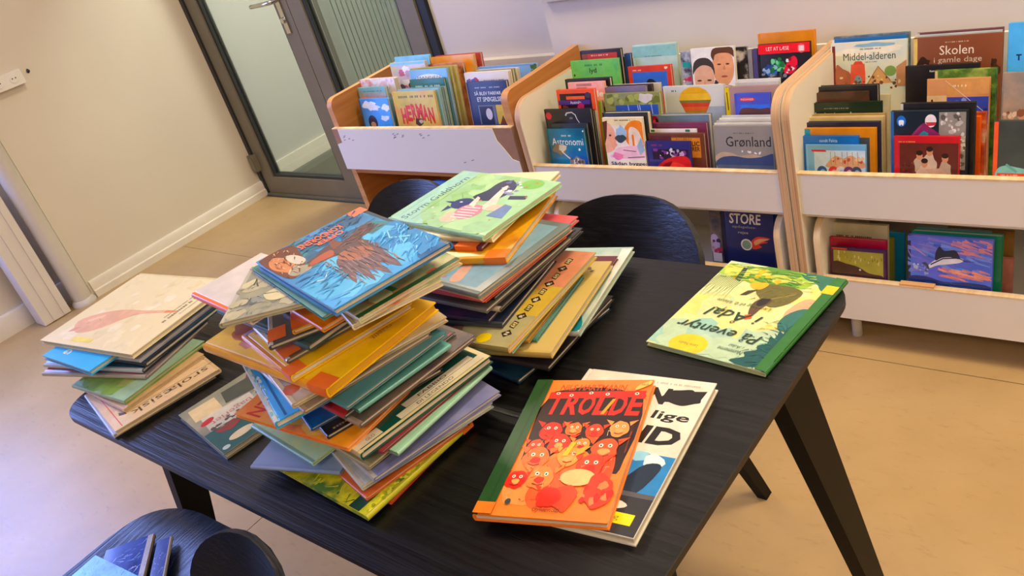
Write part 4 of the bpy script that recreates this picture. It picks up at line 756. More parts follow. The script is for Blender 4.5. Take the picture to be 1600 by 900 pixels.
def a_eagle(p, w, h):
    # bird of prey with spread wings over water, an old man's face in the corner, orange title
    p.N(30, .02, .9, .45, .98, .04, .12, ['#3a9ad8', '#4fb0e0', '#2f86c0', '#62bce8'], 3, 1.6); p.N(18, .15, .9, .05, .42, .04, .10, ['#2c6a8a', '#2f5a7c', '#3f7f8a'], 4, 1.5); p.P([(.70, .02), (.985, .02), (.985, .40), (.9, .46), (.78, .36), (.72, .2)], '#6a3f34')
    p.G(.90, .22, .075, .14, '#c98a64', 6, 14, .12); p.P([(.82, .14), (.76, .18), (.74, .30), (.80, .34), (.84, .26)], '#d8d0c4'); p.G(.86, .40, .10, .07, '#a8a294', 8); p.S([(.93, .16), (.87, .2), (.86, .28)], .014, '#8a5038')
    p.P([(.60, .30), (.52, .28), (.46, .33), (.40, .33), (.30, .30), (.20, .26), (.12, .30), (.16, .34), (.10, .36), (.22, .40), (.32, .42), (.30, .54), (.34, .66), (.46, .62), (.56, .48), (.70, .44), (.78, .36), (.68, .34)], '#5a4448')
    p.P([(.44, .46), (.30, .56), (.34, .70), (.40, .96), (.46, .80), (.50, .98), (.55, .80), (.62, .96), (.63, .76), (.72, .88), (.68, .66), (.62, .52)], '#66505a'); p.P([(.44, .48), (.36, .56), (.40, .66), (.52, .66), (.60, .52), (.54, .46)], '#a06a58')
    for i in range(8): p.S([(.40 + i * .032, .62), (.40 + i * .04, .90)], .010, '#8a7484', .004)
    p.P([(.56, .36), (.72, .37), (.80, .42), (.66, .44), (.58, .44)], '#a85a44'); p.P([(.44, .36), (.45, .20), (.52, .30), (.54, .38)], '#7a4c44'); p.S([(.90, .62), (.82, .66), (.76, .60), (.66, .64)], .012, '#d8ecf4', .004); p.S([(.10, .7), (.2, .6), (.14, .5), (.06, .56)], .02, '#9ad8f0', .006)
    p.H(90, .32, .72, .46, .92, .10, 88, .010, ['#8a6a60', '#4a3640', '#a07860', '#6f5a6c', '#3a2c38'], 7, 14); p.H(30, .12, .46, .28, .42, .06, 10, .012, ['#7a5a60', '#4a3a44', '#8a6a6a'], 8); p.H(60, .03, .32, .5, .97, .12, 35, .012, ['#62c0ec', '#2f86c4', '#8ad4f4', '#3a9ad4'], 9); p.H(40, .70, .95, .45, .97, .12, 10, .012, ['#2f86b4', '#4fa8d0', '#1f5a80'], 10); p.H(40, .1, .7, .02, .28, .10, 20, .012, ['#2a5a84', '#34688c', '#274a74'], 11); p.H(50, .76, .97, .04, .42, .05, 60, .010, ['#8a5a40', '#e0b090', '#5a3a30', '#c9b8a4', '#f0d8c0'], 12, 40)
    p.T('KONDORENS', .49, .135, .40, .075, '#f08060', 0, .03); p.T('OFFER', .46, .215, .26, .06, '#f08060', 0, .03); p.D(.36, .66, .055, .02, '#7a8ab8', 3)
def a_gold(p, w, h):
    p.N(26, .04, .96, .05, .95, .04, .12, ['#a9cf96', '#98c48a', '#b4d8a4', '#a4cba4'], 3); p.P([(.02, .98), (.02, .62), (.2, .80), (.6, .86), (.98, .80), (.98, .98)], '#a8d2c4'); p.T('Storm Guldhorn', .46, .86, .84, .07, '#28506a', .1, .0); p.S([(.05, .77), (.92, .79)], .004, '#4a7a78'); p.S([(.1, .93), (.5, .945)], .003, '#5a8a88');
    p.E(.90, .20, .09, .10, '#7fb85a'); p.P([(.52, .40), (.60, .30), (.78, .28), (.90, .36), (.92, .46), (.84, .50), (.70, .50), (.56, .54)], '#2b3350'); p.E(.43, .54, .10, .10, '#27356a'); p.P([(.34, .58), (.24, .62), (.36, .64)], '#27356a'); p.P([(.50, .60), (.62, .70), (.53, .62)], '#27356a'); p.P([(.40, .62), (.42, .72), (.45, .62)], '#27356a'); p.E(.45, .57, .012, .014, '#e8e8f0')
    p.G(.20, .46, .09, .09, '#e8c6b4', 5); p.P([(.18, .38), (.30, .28), (.44, .34), (.42, .48), (.28, .50)], '#c98a9c')
    for i in range(5): p.S([(.22 + i * .045, .30 + i * .008), (.20 + i * .045, .48)], .016, '#f0e2e4')
    p.P([(.40, .40), (.56, .46), (.58, .50), (.42, .47)], '#f0d8cc'); p.P([(.42, .22), (.60, .30), (.80, .36), (.80, .40), (.56, .36), (.40, .32)], '#f0dccf'); p.G(.44, .22, .07, .08, '#ecc9b4', 8); p.P([(.60, .22), (.64, .08), (.70, .10), (.66, .24)], '#27304a'); p.P([(.3, .05), (.5, .10), (.52, .18), (.3, .2)], '#6f86b0')
    p.N(16, .68, .92, .22, .42, .012, .03, ['#8a8cb0', '#dfe2ea', '#5a6288'], 7); p.N(14, .05, .95, .05, .75, .006, .014, ['#e8ecd0', '#c07a5a'], 9)
def a_blue13(p, w, h): p.B(.06, .10, .94, .90, '#7fa0ae'); p.N(16, .1, .9, .14, .86, .04, .12, ['#8fb0ba', '#6f94a8', '#9cb8bc'], 3); p.P([(.06, .42), (.12, .36), (.40, .50), (.62, .54), (.60, .58), (.36, .56), (.1, .5)], '#c9a08a'); p.N(10, .06, .2, .55, .85, .01, .03, ['#b06a7a'], 4)
def a_nord(p, w, h):
    p.P([(0, 0), (.34, 0), (.34, 1), (0, 1)], '#a8a27c'); p.P([(.30, 0), (.66, 0), (.66, 1), (.30, 1)], '#c6ad4e'); p.P([(.60, 0), (1, 0), (1, 1), (.60, 1)], '#c68a6c'); p.N(10, .22, .40, .1, .9, .05, .1, ['#b8a866', '#b0a472'], 3, .8); p.N(10, .55, .72, .1, .9, .05, .1, ['#c99a5c', '#cc9462'], 4, .8)
    for i, c in enumerate('NORDBUROAD'):
        x = .12 + i * .084; y = .13 + .006 * i; r = .036
        if i % 2 == 0: q = [(x - r, y), (x, y - r * 1.5), (x + r, y), (x, y + r * 1.5)]
        else: q = [(x - r, y - r * .8), (x + r * .7, y - r * .8), (x + r, y + r * .8), (x - r * .7, y + r * .8)]
        p.P(q, '#2a2418'); p.P([((a - x) * .72 + x, (b - y) * .72 + y) for a, b in q], '#cfc08a' if i % 2 else '#4a4030'); p.T(c, x, y, .028, .038, '#2a2418' if i % 2 else '#e8e0c4', 0, .02)
    p.E(.055, .30, .045, .07, '#d8c022'); p.G(.70, .42, .03, .03, '#8a2f2c', 3); p.N(12, .0, .2, .6, .95, .03, .07, ['#7a5a4a', '#9a7a6a', '#5a4a44'], 6)
def a_by(p, w, h): p.N(14, .05, .3, .1, .6, .02, .05, ['#a8843a', '#8a6a3a', '#c9a86a'], 3); p.S([(.18, .30), (.26, .30)], .02, '#6a3a28'); p.N(8, .85, .96, .1, .3, .01, .02, ['#6a5a3a'], 4)
def a_pale3(p, w, h): p.P([(0, 0), (.30, 0), (.98, .10), (.98, 0)], '#d9dad2'); p.P([(.0, .02), (.10, .02), (.28, .18), (.05, .3), (0, .3)], '#1f7a84'); p.P([(.20, .15), (.30, .10), (.30, .2)], '#e0b82a')
def a_skole(p, w, h):
    p.N(12, .05, .95, .3, .95, .04, .1, ['#d9c4a4', '#d2b894'], 3); p.S([(.93, .02), (.93, .98)], .008, '#c0443a'); p.S([(.0, .80), (.84, .80)], .006, '#4a4034'); p.P([(.84, .82), (.90, .78), (.89, .72), (.84, .78)], '#5a4634'); p.T('srolæsisk', .44, .87, .74, .10, '#4f463a'); p.G(.86, .36, .05, .05, '#5a7a54', 4); p.P([(.82, .52), (.88, .46), (.86, .58), (.82, .64)], '#d2603a'); p.G(.90, .16, .05, .06, '#7a8ab4', 5)
def a_land(p, w, h): p.N(30, .05, .95, .3, .98, .05, .13, ['#7f9a4a', '#5f8038', '#8aa85a', '#a8b470'], 3); p.P([(0, 0), (1, 0), (1, .22), (.7, .30), (.4, .2), (0, .26)], '#9fbca4')
def a_ph(p, w, h): p.N(24, .05, .95, .05, .95, .04, .10, ['#4a3a40', '#b03a50', '#7a7480', '#caa48a'], 5); p.N(8, .75, .98, .02, .3, .02, .03, ['#d9d6d0', '#2a2a30'], 6, .5)
def a_cy(p, w, h): p.T('NG', .80, .30, .18, .11, '#e6dcb0', 0, .02); p.T('M', .70, .62, .10, .1, '#d9d2b0')
def a_goose(p, w, h):
    p.N(40, .03, .97, .03, .97, .02, .06, ['#e4dab8', '#dfd4ae', '#e9e0c4'], 3, 1.4); p.P([(.84, .20), (.72, .10), (.60, .20), (.52, .38), (.50, .60), (.47, .80), (.50, .80), (.55, .60), (.64, .50), (.76, .42), (.85, .30)], '#d8ae94'); p.P([(.84, .20), (.86, .15), (.80, .16), (.78, .22)], '#cf9c86'); p.P([(.70, .18), (.60, .28), (.64, .30), (.72, .24)], '#e2bfa6'); p.P([(.47, .79), (.46, .90), (.49, .88), (.505, .79)], '#d98a6a'); p.S([(.74, .22), (.66, .27), (.68, .31)], .006, '#b08a78')
    p.D(.16, .62, .90, .022, '#6f6650', 4); p.D(.28, .56, .86, .014, '#9a9074', 5); p.D(.22, .50, .945, .012, '#a49a7e', 6); p.P([(.90, .30), (.955, .30), (.95, .50), (.895, .50)], '#e6d878')
def a_caf(p, w, h):
    p.B(.0, .58, 1, 1, '#145a58'); p.N(26, .03, .6, .03, .5, .03, .08, ['#a8a894', '#c4c0ac', '#8a8c7c', '#4a4c44'], 3); p.P([(.08, .06), (.40, .02), (.44, .30), (.30, .42), (.06, .36)], '#7a2f24'); p.P([(.42, .10), (.66, .08), (.70, .30), (.46, .36)], '#3f443c'); p.P([(.72, .08), (.94, .06), (.96, .30), (.74, .34)], '#d2bf98'); p.P([(.52, .36), (.92, .30), (.94, .58), (.54, .62)], '#cfcab8'); p.T('bageriet', .72, .46, .34, .10, '#b0746c'); p.E(.90, .40, .06, .04, '#b0242c', 20); p.N(20, .5, .95, .50, .64, .012, .03, ['#e0dccb', '#5a4a40'], 6); p.G(.82, .66, .10, .06, '#8a3a34', 4); p.P([(.02, .30), (.20, .26), (.24, .56), (.04, .58)], '#d85a70'); p.G(.30, .5, .07, .08, '#d8908a', 5); p.N(8, .04, .3, .0, .14, .02, .05, ['#b0a8b4', '#5a2a24'], 8)
    p.T('bage-', .52, .82, .26, .075, '#efeee4', 0, .03); p.T('tariet', .56, .71, .32, .075, '#efeee4', 0, .03); p.E(.80, .86, .10, .055, '#e9dcb4'); p.D(.30, .62, .915, .016, '#cfd6cc', 3); p.D(.34, .58, .945, .014, '#cfd6cc', 4); p.E(.95, .93, .03, .03, '#c9d6d0')
def a_trold(p, w, h):
    p.B(.15, 0, 1, 1, '#f08a42'); p.N(16, .2, .95, .05, .95, .05, .12, ['#ee8440', '#f2924c'], 3); p.P([(.20, .90), (.96, .86), (.97, .40), (.90, .30), (.55, .48), (.22, .26), (.18, .40)], '#2a1410')
    p.D(.0, .0, .1, .01, '#c86a1a'); p.T('NILS HARTMANN', .52, .935, .56, .05, '#c0500e', .15, .02)
    p.P([(.17, .895), (.97, .91), (.97, .86), (.17, .84)], '#d8301c')
    for i, c in enumerate('TROLDE'): p.T(c, .262 + i * .131, .795, .125, .165, '#d8301c', .10, .03)
    for x, y in ((.24, .885), (.36, .87), (.52, .89), (.66, .88), (.90, .885)): p.E(x, y, .018, .011, '#f6e6d6'); p.E(x, y, .007, .006, '#2a1410')
    p.P([(.66, .72), (.72, .84), (.745, .84), (.69, .72)], '#e0a030')
    def imp(x, y, r, c, c2, seed):
        p.P([(x - r, y + r * .3), (x - r * 1.7, y + r * .9), (x - r * .8, y + r * .7)], c); p.P([(x + r, y + r * .3), (x + r * 1.7, y + r * .9), (x + r * .8, y + r * .7)], c); p.G(x, y, r, r * .78, c, seed, 14, .12); p.G(x, y - r * .15, r * .42, r * .22, c2, seed + 1, 9, .2)
        for s_ in (-1, 1): p.E(x + s_ * r * .35, y + r * .25, r * .17, r * .13, '#f8efe0'); p.E(x + s_ * r * .35, y + r * .24, r * .07, r * .06, '#2a1410')
        p.S([(x - r * .45, y - r * .42), (x, y - r * .52), (x + r * .45, y - r * .40)], r * .09, '#8a1c10')
    for i, (x, y, rx, ry, c) in enumerate(((.28, .32, .10, .13, '#f0904c'), (.55, .30, .16, .13, '#ee7a40'), (.80, .32, .12, .14, '#e65a34'), (.30, .18, .14, .12, '#f2a060'), (.50, .16, .16, .12, '#ea6a3c'))): p.G(x, y, rx, ry, c, 90 + i, 14, .15)
    for i, (x, y, r, c) in enumerate(((.32, .585, .085, '#d8341f'), (.50, .60, .065, '#ee7a3c'), (.67, .585, .07, '#e04a28'), (.86, .61, .075, '#f0a060'), (.25, .46, .07, '#e8562e'), (.43, .49, .085, '#dc3c22'), (.61, .48, .07, '#f0904a'), (.80, .46, .10, '#ea6034'), (.30, .38, .10, '#ee7c44'), (.22, .23, .08, '#d8301c'), (.40, .25, .10, '#e8904a'), (.55, .40, .085, '#f0a050'), (.74, .34, .10, '#e24a2a'), (.50, .14, .07, '#e0442a'))): imp(x, y, r, c, '#f2b070' if i % 2 else '#c62a18', i * 3)
    p.H(60, .2, .94, .08, .60, .04, 40, .005, ['#8a1c10', '#f6c090', '#c62a18', '#f8d8b0'], 31, 80)
    p.E(.68, .26, .13, .055, '#f6c890'); p.G(.86, .18, .12, .10, '#e0442a', 60); p.G(.62, .13, .10, .08, '#e2502e', 61); p.G(.52, .12, .08, .06, '#d8341f', 62); p.N(10, .76, .96, .08, .22, .015, .03, ['#f08a5a', '#d22a1c'], 63); p.P([(.50, .40), (.53, .50), (.57, .50), (.54, .40)], '#e8c03a'); p.P([(.60, .40), (.66, .43), (.65, .47), (.60, .45)], '#c9b04a')
    p.T('Gyldendal', .54, .045, .20, .035, '#8a3a14', .2); p.E(.235, .085, .022, .018, '#3f4a4a'); p.P([(.88, .915), (.90, .945), (.985, .985), (.99, .955), (.90, .91)], '#d9c070'); p.T('ARIA', .945, .95, .06, .018, '#5a4a20'); p.T('Min mor er en trold', .962, .55, .012, .24, '#b5541a')
    p.B(.0, .0, .145, 1, '#1f4a26'); p.B(.085, 0, .098, 1, '#193e20'); p.B(0, .0, .15, .075, '#f08436')
def a_nd(p, w, h):
    p.D(.45, .9, .955, .014, '#c8a8a0', 3); p.T('EN', .60, .86, .26, .12, '#17140f', .1, .05); p.G(.82, .87, .15, .055, '#17140f', 4, 14, .2); p.P([(.70, .82), (.95, .84), (.97, .93), (.80, .91)], '#17140f'); p.T('DE lige', .66, .72, .58, .075, '#1c1a16', .05, .02); p.T('LAND', .57, .59, .78, .12, '#17140f', .08, .045); p.D(.2, .7, .505, .012, '#8a847c', 5)
    p.B(0, .0, 1, .47, '#2f7fb8'); p.N(14, .05, .95, .40, .46, .02, .05, ['#9cd0e6', '#d6ecf2'], 6, 2.0); p.P([(.12, .22), (.20, .38), (.30, .42), (.36, .40), (.26, .22)], '#14283c'); p.P([(.42, .22), (.50, .38), (.62, .42), (.64, .38), (.54, .22)], '#14283c'); p.P([(.72, .22), (.80, .38), (.90, .42), (.94, .38), (.86, .22)], '#14283c'); p.B(0, 0, 1, .23, '#2c2c30'); p.P([(.2, .25), (.6, .245), (.64, .21), (.3, .20)], '#b06080'); p.P([(.0, .235), (1, .235), (1, .21), (0, .20)], '#55565c'); p.E(.62, .155, .24, .035, '#d9d6ce'); p.T('DR', .62, .155, .10, .022, '#8a8680'); p.P([(.42, .055), (.94, .055), (.94, .115), (.42, .115)], '#f2dc1e'); p.T('Afslutning', .68, .085, .34, .035, '#8a7f1a')
def a_adal(p, w, h):
    p.N(40, .1, .98, .2, .75, .05, .12, ['#e6dd9a', '#ead98a', '#dcdca4', '#d2d8a8'], 3, 1.4); p.N(24, .08, .98, .72, .98, .05, .12, ['#a9c8b8', '#9cc4b8', '#b8cfb4'], 4, 1.4); p.E(.68, .93, .155, .10, '#e8c83a', 0, 26); p.T('Lene Nadin', .68, .93, .16, .025, '#6a5f28')
    p.N(26, .2, .98, .02, .16, .04, .10, ['#7fa83a', '#9cc04a', '#5f8f3a', '#c6d06a'], 5, 2.0, .2); p.P([(.0, .0), (.34, .0), (.30, .07), (.18, .10), (.12, .16), (0, .18)], '#2f6a58'); p.N(6, .35, .95, .06, .20, .02, .035, ['#f0b82a'], 6); p.P([(.80, .06), (.84, .05), (.82, .20), (.76, .22)], '#2f4a34')
    for i in range(14): x = .74 + i * .018; p.S([(x, .18), (x + .02, .30), (x + .01 + (i % 3) * .02, .44 - (i % 4) * .03)], .006, '#5f7a3a', .002)
    p.P([(.22, .22), (.34, .18), (.50, .19), (.58, .23), (.56, .30), (.48, .36), (.38, .42), (.30, .40), (.24, .33)], '#66622f'); p.P([(.52, .19), (.62, .19), (.66, .23), (.60, .27), (.54, .26)], '#d8b02a'); p.P([(.38, .36), (.45, .34), (.50, .40), (.49, .48), (.45, .55), (.42, .53), (.41, .46)], '#5a4230'); p.P([(.40, .35), (.46, .34), (.48, .40), (.45, .44), (.41, .41)], '#1c1712'); p.G(.45, .56, .03, .026, '#d85a34', 3); p.P([(.56, .27), (.63, .30), (.66, .36), (.61, .35)], '#3f3a24'); p.S([(.26, .25), (.40, .34)], .008, '#9a8a4a'); p.H(26, .25, .55, .2, .38, .06, 30, .006, ['#8a8444', '#4a461f'], 12)
    p.P([(.06, .30), (.16, .28), (.22, .44), (.16, .54), (.06, .52)], '#d8a88a'); p.P([(.02, .40), (.12, .38), (.2, .48), (.18, .60), (.02, .62)], '#2f6a64')
    p.P([(.08, .98), (.08, .58), (.11, .60), (.10, .66), (.14, .62), (.13, .70), (.17, .70), (.15, .76), (.20, .80), (.18, .84), (.25, .88), (.22, .92), (.30, .98)], '#0f4f50')
    for i in range(16): y = .56 + i * .027; p.S([(.10, y + .04), (.13 + (i % 3) * .015, y), (.16 + (i % 4) * .02, y - .01)], .010, '#0f4f50', .002)
    p.H(80, .2, .98, .02, .20, .09, 8, .008, ['#a8c84a', '#6f9a34', '#d8dc8a', '#4f7f34'], 7, 16); p.H(40, .0, .3, .55, .98, .07, 20, .006, ['#1c6a64', '#0b3f44', '#2f7a6c'], 9, 40)
    p.T('På eventyr', .56, .745, .70, .115, '#1f3a28', .25, .004); p.T('i Ådal', .56, .595, .46, .12, '#1f3a28', .25, .004); p.T('Lærebog til 0. klasse', .56, .45, .46, .04, '#5a6a3a', .2); p.T('Nummerne', .35, .90, .20, .035, '#3a5a4a', .2); p.T('i Ådal', .33, .855, .12, .03, '#3a5a4a', .2); p.S([(.6, .53), (.68, .55), (.74, .53)], .006, '#3a4a34'); p.S([(.66, .51), (.69, .58)], .006, '#3a4a34')
    p.B(.0, .0, .085, 1, '#2f6a30'); p.B(.0, .10, .10, .19, '#ecc42a')
z = stack(HC, Z0, [
 ('thin orange red book under the grassy one, lowest of front heap', (609, 785), (652, 741), .006, .205, .25, 0, '#b5482a', dict(spine='#c04a2c')),
 ('yellow green grass cover at the bottom of the front heap', (573, 807), (726, 668), .010, .212, .262, 1, painted(['#8a9a34', '#c9c63c', '#4f7030'], 16, 40), dict(art=a_grass, spine='#b8b43a', tagcol='#e8701c', tagpos=(-.05, .06))),
 ('rusty orange cover just above the grassy one', (571, 778), (722, 668), .007, .195, .25, 0, painted(['#a8522c', '#c9703a', '#8a3a2a'], 9, 41)),
 ('plain blue grey cover poking out left of the front heap', (530, 738), (560, 690), .007, .19, .205, 0, painted(['#7f92b4', '#93a6c6'], 5, 42), dict(L=(398, 720))),
 ('pale grey picture cover near the bottom of front heap', (563, 760), (742, 646), .010, .235, .25, 0, painted(['#8f9ca0', '#b4b8b0', '#6aa0ac'], 10, 43), dict(spine='#c6c2b4')),
 ('lilac grey cover above the pale grey picture cover', (583, 748), (745, 636), .009, .235, .25, 0, painted(['#6f74a0', '#8688ac', '#9a98a4'], 8, 44), dict(spine='#a8a49a')),
 ('pale yellow green cover with two ticks, left of front heap', (487, 724), (545, 680), .007, .235, .21, 0, painted(['#c9d69a', '#a8cdae', '#d6d888'], 6, 45), dict(L=(388, 667), art=lambda p, w, h: (p.S([(.30, .10), (.30, .17)], .012, '#3a4a34'), p.S([(.35, .10), (.35, .16)], .012, '#3a4a34')), spine='#7fa894')),
 ('khaki grey cover with worn corner in the front heap', (574, 729), (700, 628), .008, .22, .215, 0, '#8a8566', dict(spine='#a49a78')),
 ('mint green spined book with cream worn corner', (621, 707), (768, 572), .008, None, .20, 1, '#8fb49a', dict(spine='#9cc4aa')),
 ('wine red edged book above the mint spined one', (596, 706), (762, 566), .006, None, .20, 0, '#7a2f38'),
 ('dark green cover with cream text labels FABBIO DI LEGENDO', (562, 710), (767, 556), .013, None, .20, 0, '#10463c', dict(art=a_fab, spine='#c9ba8c')),
 ('orange cover with red letters EN in the front heap', (543, 700), (661, 592), .007, .215, .262, 2, painted(['#f0a83a', '#ee8a44', '#f2b45c'], 7, 46), dict(L=(357, 654), art=a_en, spine='#2f6a74')),
 ('black spined book with faint lettering under the blue ones', (510, 681), (600, 628), .008, .20, .17, 0, '#1f1a1a', dict(art=lambda p, w, h: p.D(.05, .3, .05, .03, '#a08a6a'))),
 ('midnight blue cover with brighter blue corner', (485, 670), (560, 628), .006, .22, .19, 0, painted(['#123a6a', '#1c5a94', '#17224a'], 7, 47)),
 ('grey brown book with curled edge in the front heap', (561, 663), (720, 540), .009, .235, .19, 0, painted(['#5a524c', '#6f6258', '#4a3f48'], 12, 48), dict(spine='#9a8878')),
 ('charcoal cover with red corner and red edge', (537, 650), (640, 572), .007, .225, .22, 0, '#454b48', dict(art=a_dgr, spine='#b53a44')),
 ('plain sea green cover, right side of front heap', (560, 640), (704, 537), .008, None, .20, 1, '#5f9690', dict(spine='#6fa8a0')),
 ('bright blue book with torn white spine edge, left of front heap', (428, 661), (475, 636), .013, .20, .235, 0, painted(['#1683bc', '#1f9ad2', '#2aa8dc'], 6, 49), dict(art=lambda p, w, h: (p.B(0, 0, .035, 1, '#cfe0de'), p.N(24, .01, .06, .05, .98, .01, .03, ['#dfe8e2', '#8fc6cc'], 4, .5), p.S([(.10, .02), (.10, .98)], .02, '#106a9c')), spine='#c9d8d6')),
 ('dusty teal cover with peeling corner, right side of heap', (540, 636), (697, 519), .007, None, .19, 0, '#4f7f86'),
 ('grey brown thin book beneath the photo cover', (473, 642), (672, 519), .008, None, .20, 0, '#8a7c6c', dict(spine='#a4937e')),
 ('tan cover with a pale photo under the big yellow book', (455, 632), (671, 510), .009, .262, .215, 0, painted(['#a89878', '#b8aa8a', '#8a8470'], 9, 50), dict(art=lambda p, w, h: p.N(12, .03, .3, .1, .6, .03, .08, ['#d9d2b4', '#c9b84a', '#b8642c'], 4), spine='#cfc4a4')),
 ('big yellow book with orange spine label in the front heap', (508, 609), (689, 474), .016, None, .29, 0, painted(['#e0b410', '#ecc624', '#d8a60c'], 6, 51), dict(L=(300, 549), art=a_ye, spine='#e6ac10', tagcol=OR, tagpos=(.0, .13), pages=solid('#cf9a14', .5))),
 ('second yellow book with lilac stripe above the big one', (453, 588), (649, 476), .012, None, .19, 0, painted(['#e6c018', '#dcb010'], 6, 52), dict(L=(367, 530), art=a_ye2, spine='#e09a1a', tagcol=OR, tagpos=(.0, .16))),
 ('muddy brown book with orange label and white edge', (447, 563), (550, 505), .008, .23, .16, 0, '#6a5a44', dict(tagcol=OR, tagpos=(.05, .3), spine='#cfc8ba')),
 ('dark teal green book with rounded spine pointing left', (480, 541), (550, 500), .011, .205, .262, 0, '#21474a', dict(L=(301, 508), spine='#2a565a')),
 ('near black book with white edge and orange label', (419, 541), (505, 508), .009, .20, .17, 0, '#3a3d3c', dict(tagcol=OR, tagpos=(.06, .3), spine='#d9d5cc')),
 ('small golden orange book with label in the heap middle', (456, 517), (500, 500), .008, .20, .19, 0, '#d29a2a', dict(tagcol=OR, tagpos=(.02, .3), spine='#e0a83a')),
 ('orange spined book with torn white corner', (502, 513), (560, 478), .009, .20, .20, 0, '#e08a1c', dict(spine='#ef8f1a')),
 ('cream cover with reddish picture under the bird cover', (549, 508), (690, 437), .010, None, .205, 0, painted(['#e0d6b8', '#e8dfc6'], 8, 53), dict(art=a_crm2, spine='#cfc19a')),
 ('green meadow cover sticking out right under the bird cover', (560, 498), (720, 404), .010, None, .20, 0, painted(['#6a8a4a', '#c9c9a0', '#b56a34'], 10, 54), dict(art=a_grn3, spine='#d6cfb4')),
])
LQ = atz(298, 459, z + .010); NQ = atz(342, 479, z + .010)
q_ = (LQ - NQ).normalized(); nn = LQ - q_ * .205; aa = Vector((q_.y, -q_.x, 0))
book('white book with orange spine poking out between the heaps', HC, Matrix(((aa.x, q_.x, 0, nn.x), (aa.y, q_.y, 0, nn.y), (0, 0, 1, z), (0, 0, 0, 1))), .135, .205, .010, '#ded6cf', spine='#e8732a'); z += .0104
# stone cover lies at another angle, its near left corner is the nearest
ZS = z
flat_book('grey stone wall cover tucked under the bird cover', HC, (341, 506), (492, 468), ZS + .009, .009, .215, .175, 0, painted(['#8a8f86', '#a8a690', '#6a706c'], 14, 55), art=a_stone, spine='#b8b4a4'); ZS += .0094
quad_book('thin teal cover directly under the bird cover', HC, [(525, 478), (704, 384), (547, 348), (366, 425)], ZS + .006, .006, 2, '#4a8a80', spine='#2f6a64', tagcol=OR, tagpos=(.0, .1)); ZS += .0064
quad_book('blue cover with a big brown bird of prey, topmost of front heap', HC, [(537, 468), (724, 371), (556, 333), (377, 416)], ZS + .011, .011, 2, painted(['#2f78b8', '#3f90c8', '#2a5a8c'], 5, 56), art=a_eagle, spine='#2c4450', tagcol='#e87858', tagpos=(.0, .10))
zb = stack(HB, Z0, [
 ('dark navy book at the very bottom of the back heap', (808, 594), (838, 570), .010, .24, .22, 0, painted(['#10202e', '#17303c'], 8, 60), dict(spine='#1c3440')),
 ('black brown cover near the bottom of the back heap', (855, 574), (958, 462), .010, None, .22, 0, painted(['#1f1a1c', '#2a2426'], 8, 61), dict(spine='#3a3434')),
 ('pale green white cover with worn corner, right of back heap', (904, 518), (990, 386), .012, None, .22, 0, painted(['#b4c4b4', '#9fb8ac', '#c9cdc0'], 7, 62), dict(art=a_pale3, spine='#d6d8d0')),
 ('maroon cornered book peeping out of the back heap', (868, 540), (965, 400), .008, None, .20, 0, '#5a1c2a'),
 ('straw yellow cover in the back heap', (860, 552), (956, 408), .012, None, .22, 0, painted(['#c4b070', '#ccb87c'], 6, 63), dict(art=a_by, spine='#c0aa6a')),
 ('thin sea green book between the yellow covers', (838, 530), (912, 430), .007, None, .20, 0, '#4f8078', dict(spine='#3a7a70')),
 ('thin bronze coloured book in the back heap', (825, 532), (915, 415), .007, None, .20, 0, '#9c7a3a'),
 ('mint edged book under the lettered tile cover', (800, 548), (922, 398), .007, None, .20, 0, '#a8c8b0'),
 ('sunset cover with a row of lettered tiles in the back heap', (793, 544), (931, 394), .012, None, .20, 0, painted(['#b4a26a', '#c4ab58', '#c48a68'], 6, 64), dict(art=a_nord, spine='#a49868')),
 ('dark blue black cover above the lettered tiles', (783, 506), (868, 402), .010, None, .22, 0, painted(['#151a2a', '#1c2438'], 8, 65), dict(spine='#3a4048')),
 ('violet black book in the middle of the back heap', (762, 500), (862, 396), .008, None, .20, 0, painted(['#2a1c30', '#20283c', '#4a2f4a'], 10, 66)),
 ('dark book with pale worn corner, right of back heap', (780, 482), (910, 356), .009, None, .19, 0, '#2a2c2e', dict(spine='#cfc4ae', pages=solid('#8a8680', .6))),
 ('grey cover above the violet black book', (758, 484), (870, 388), .009, .25, .19, 0, '#57564f', dict(spine='#77756c')),
 ('slate black book with silver page edges', (772, 464), (880, 370), .008, .24, .19, 0, '#232628', dict(pages=solid('#9a9c9c', .45))),
 ('orange red book under the grey blue framed cover', (757, 468), (884, 366), .007, None, .19, 0, '#c8562a'),
 ('pink cover with its corner at the back of the heap', (752, 466), (903, 338), .010, None, .185, 0, painted(['#c0505c', '#cf6a6a'], 7, 67)),
 ('peach edged book beneath the grey blue framed cover', (750, 466), (893, 356), .006, None, .185, 0, '#d9a084'),
 ('grey blue framed cover with a pale figure', (746, 460), (892, 350), .010, None, .185, 0, '#6a7676', dict(art=a_blue13, spine='#7a8480')),
 ('golden yellow book with orange label under the green cover', (789, 402), (869, 298), .013, None, .19, 0, painted(['#c9901c', '#d9a42a', '#8a2a24'], 5, 68), dict(spine='#d8a83a', tagcol='#e8761c', tagpos=(.0, .22))),
 ('dark red purple book with orange label in the back heap', (751, 386), (840, 300), .009, .22, .19, 0, painted(['#5a1c28', '#6a2430', '#3a1a34'], 9, 69), dict(tagcol=OR, tagpos=(.05, .3), spine='#5a2440')),
 ('cream cover with orange scribbles beneath the green one', (768, 372), (868, 274), .010, .255, .215, 0, painted(['#e2d6ac', '#e6dcba'], 7, 70), dict(art=lambda p, w, h: p.N(26, .1, .9, .86, .95, .006, .014, ['#d9a05a', '#c98a4a'], 5), spine='#cdc094')),
])
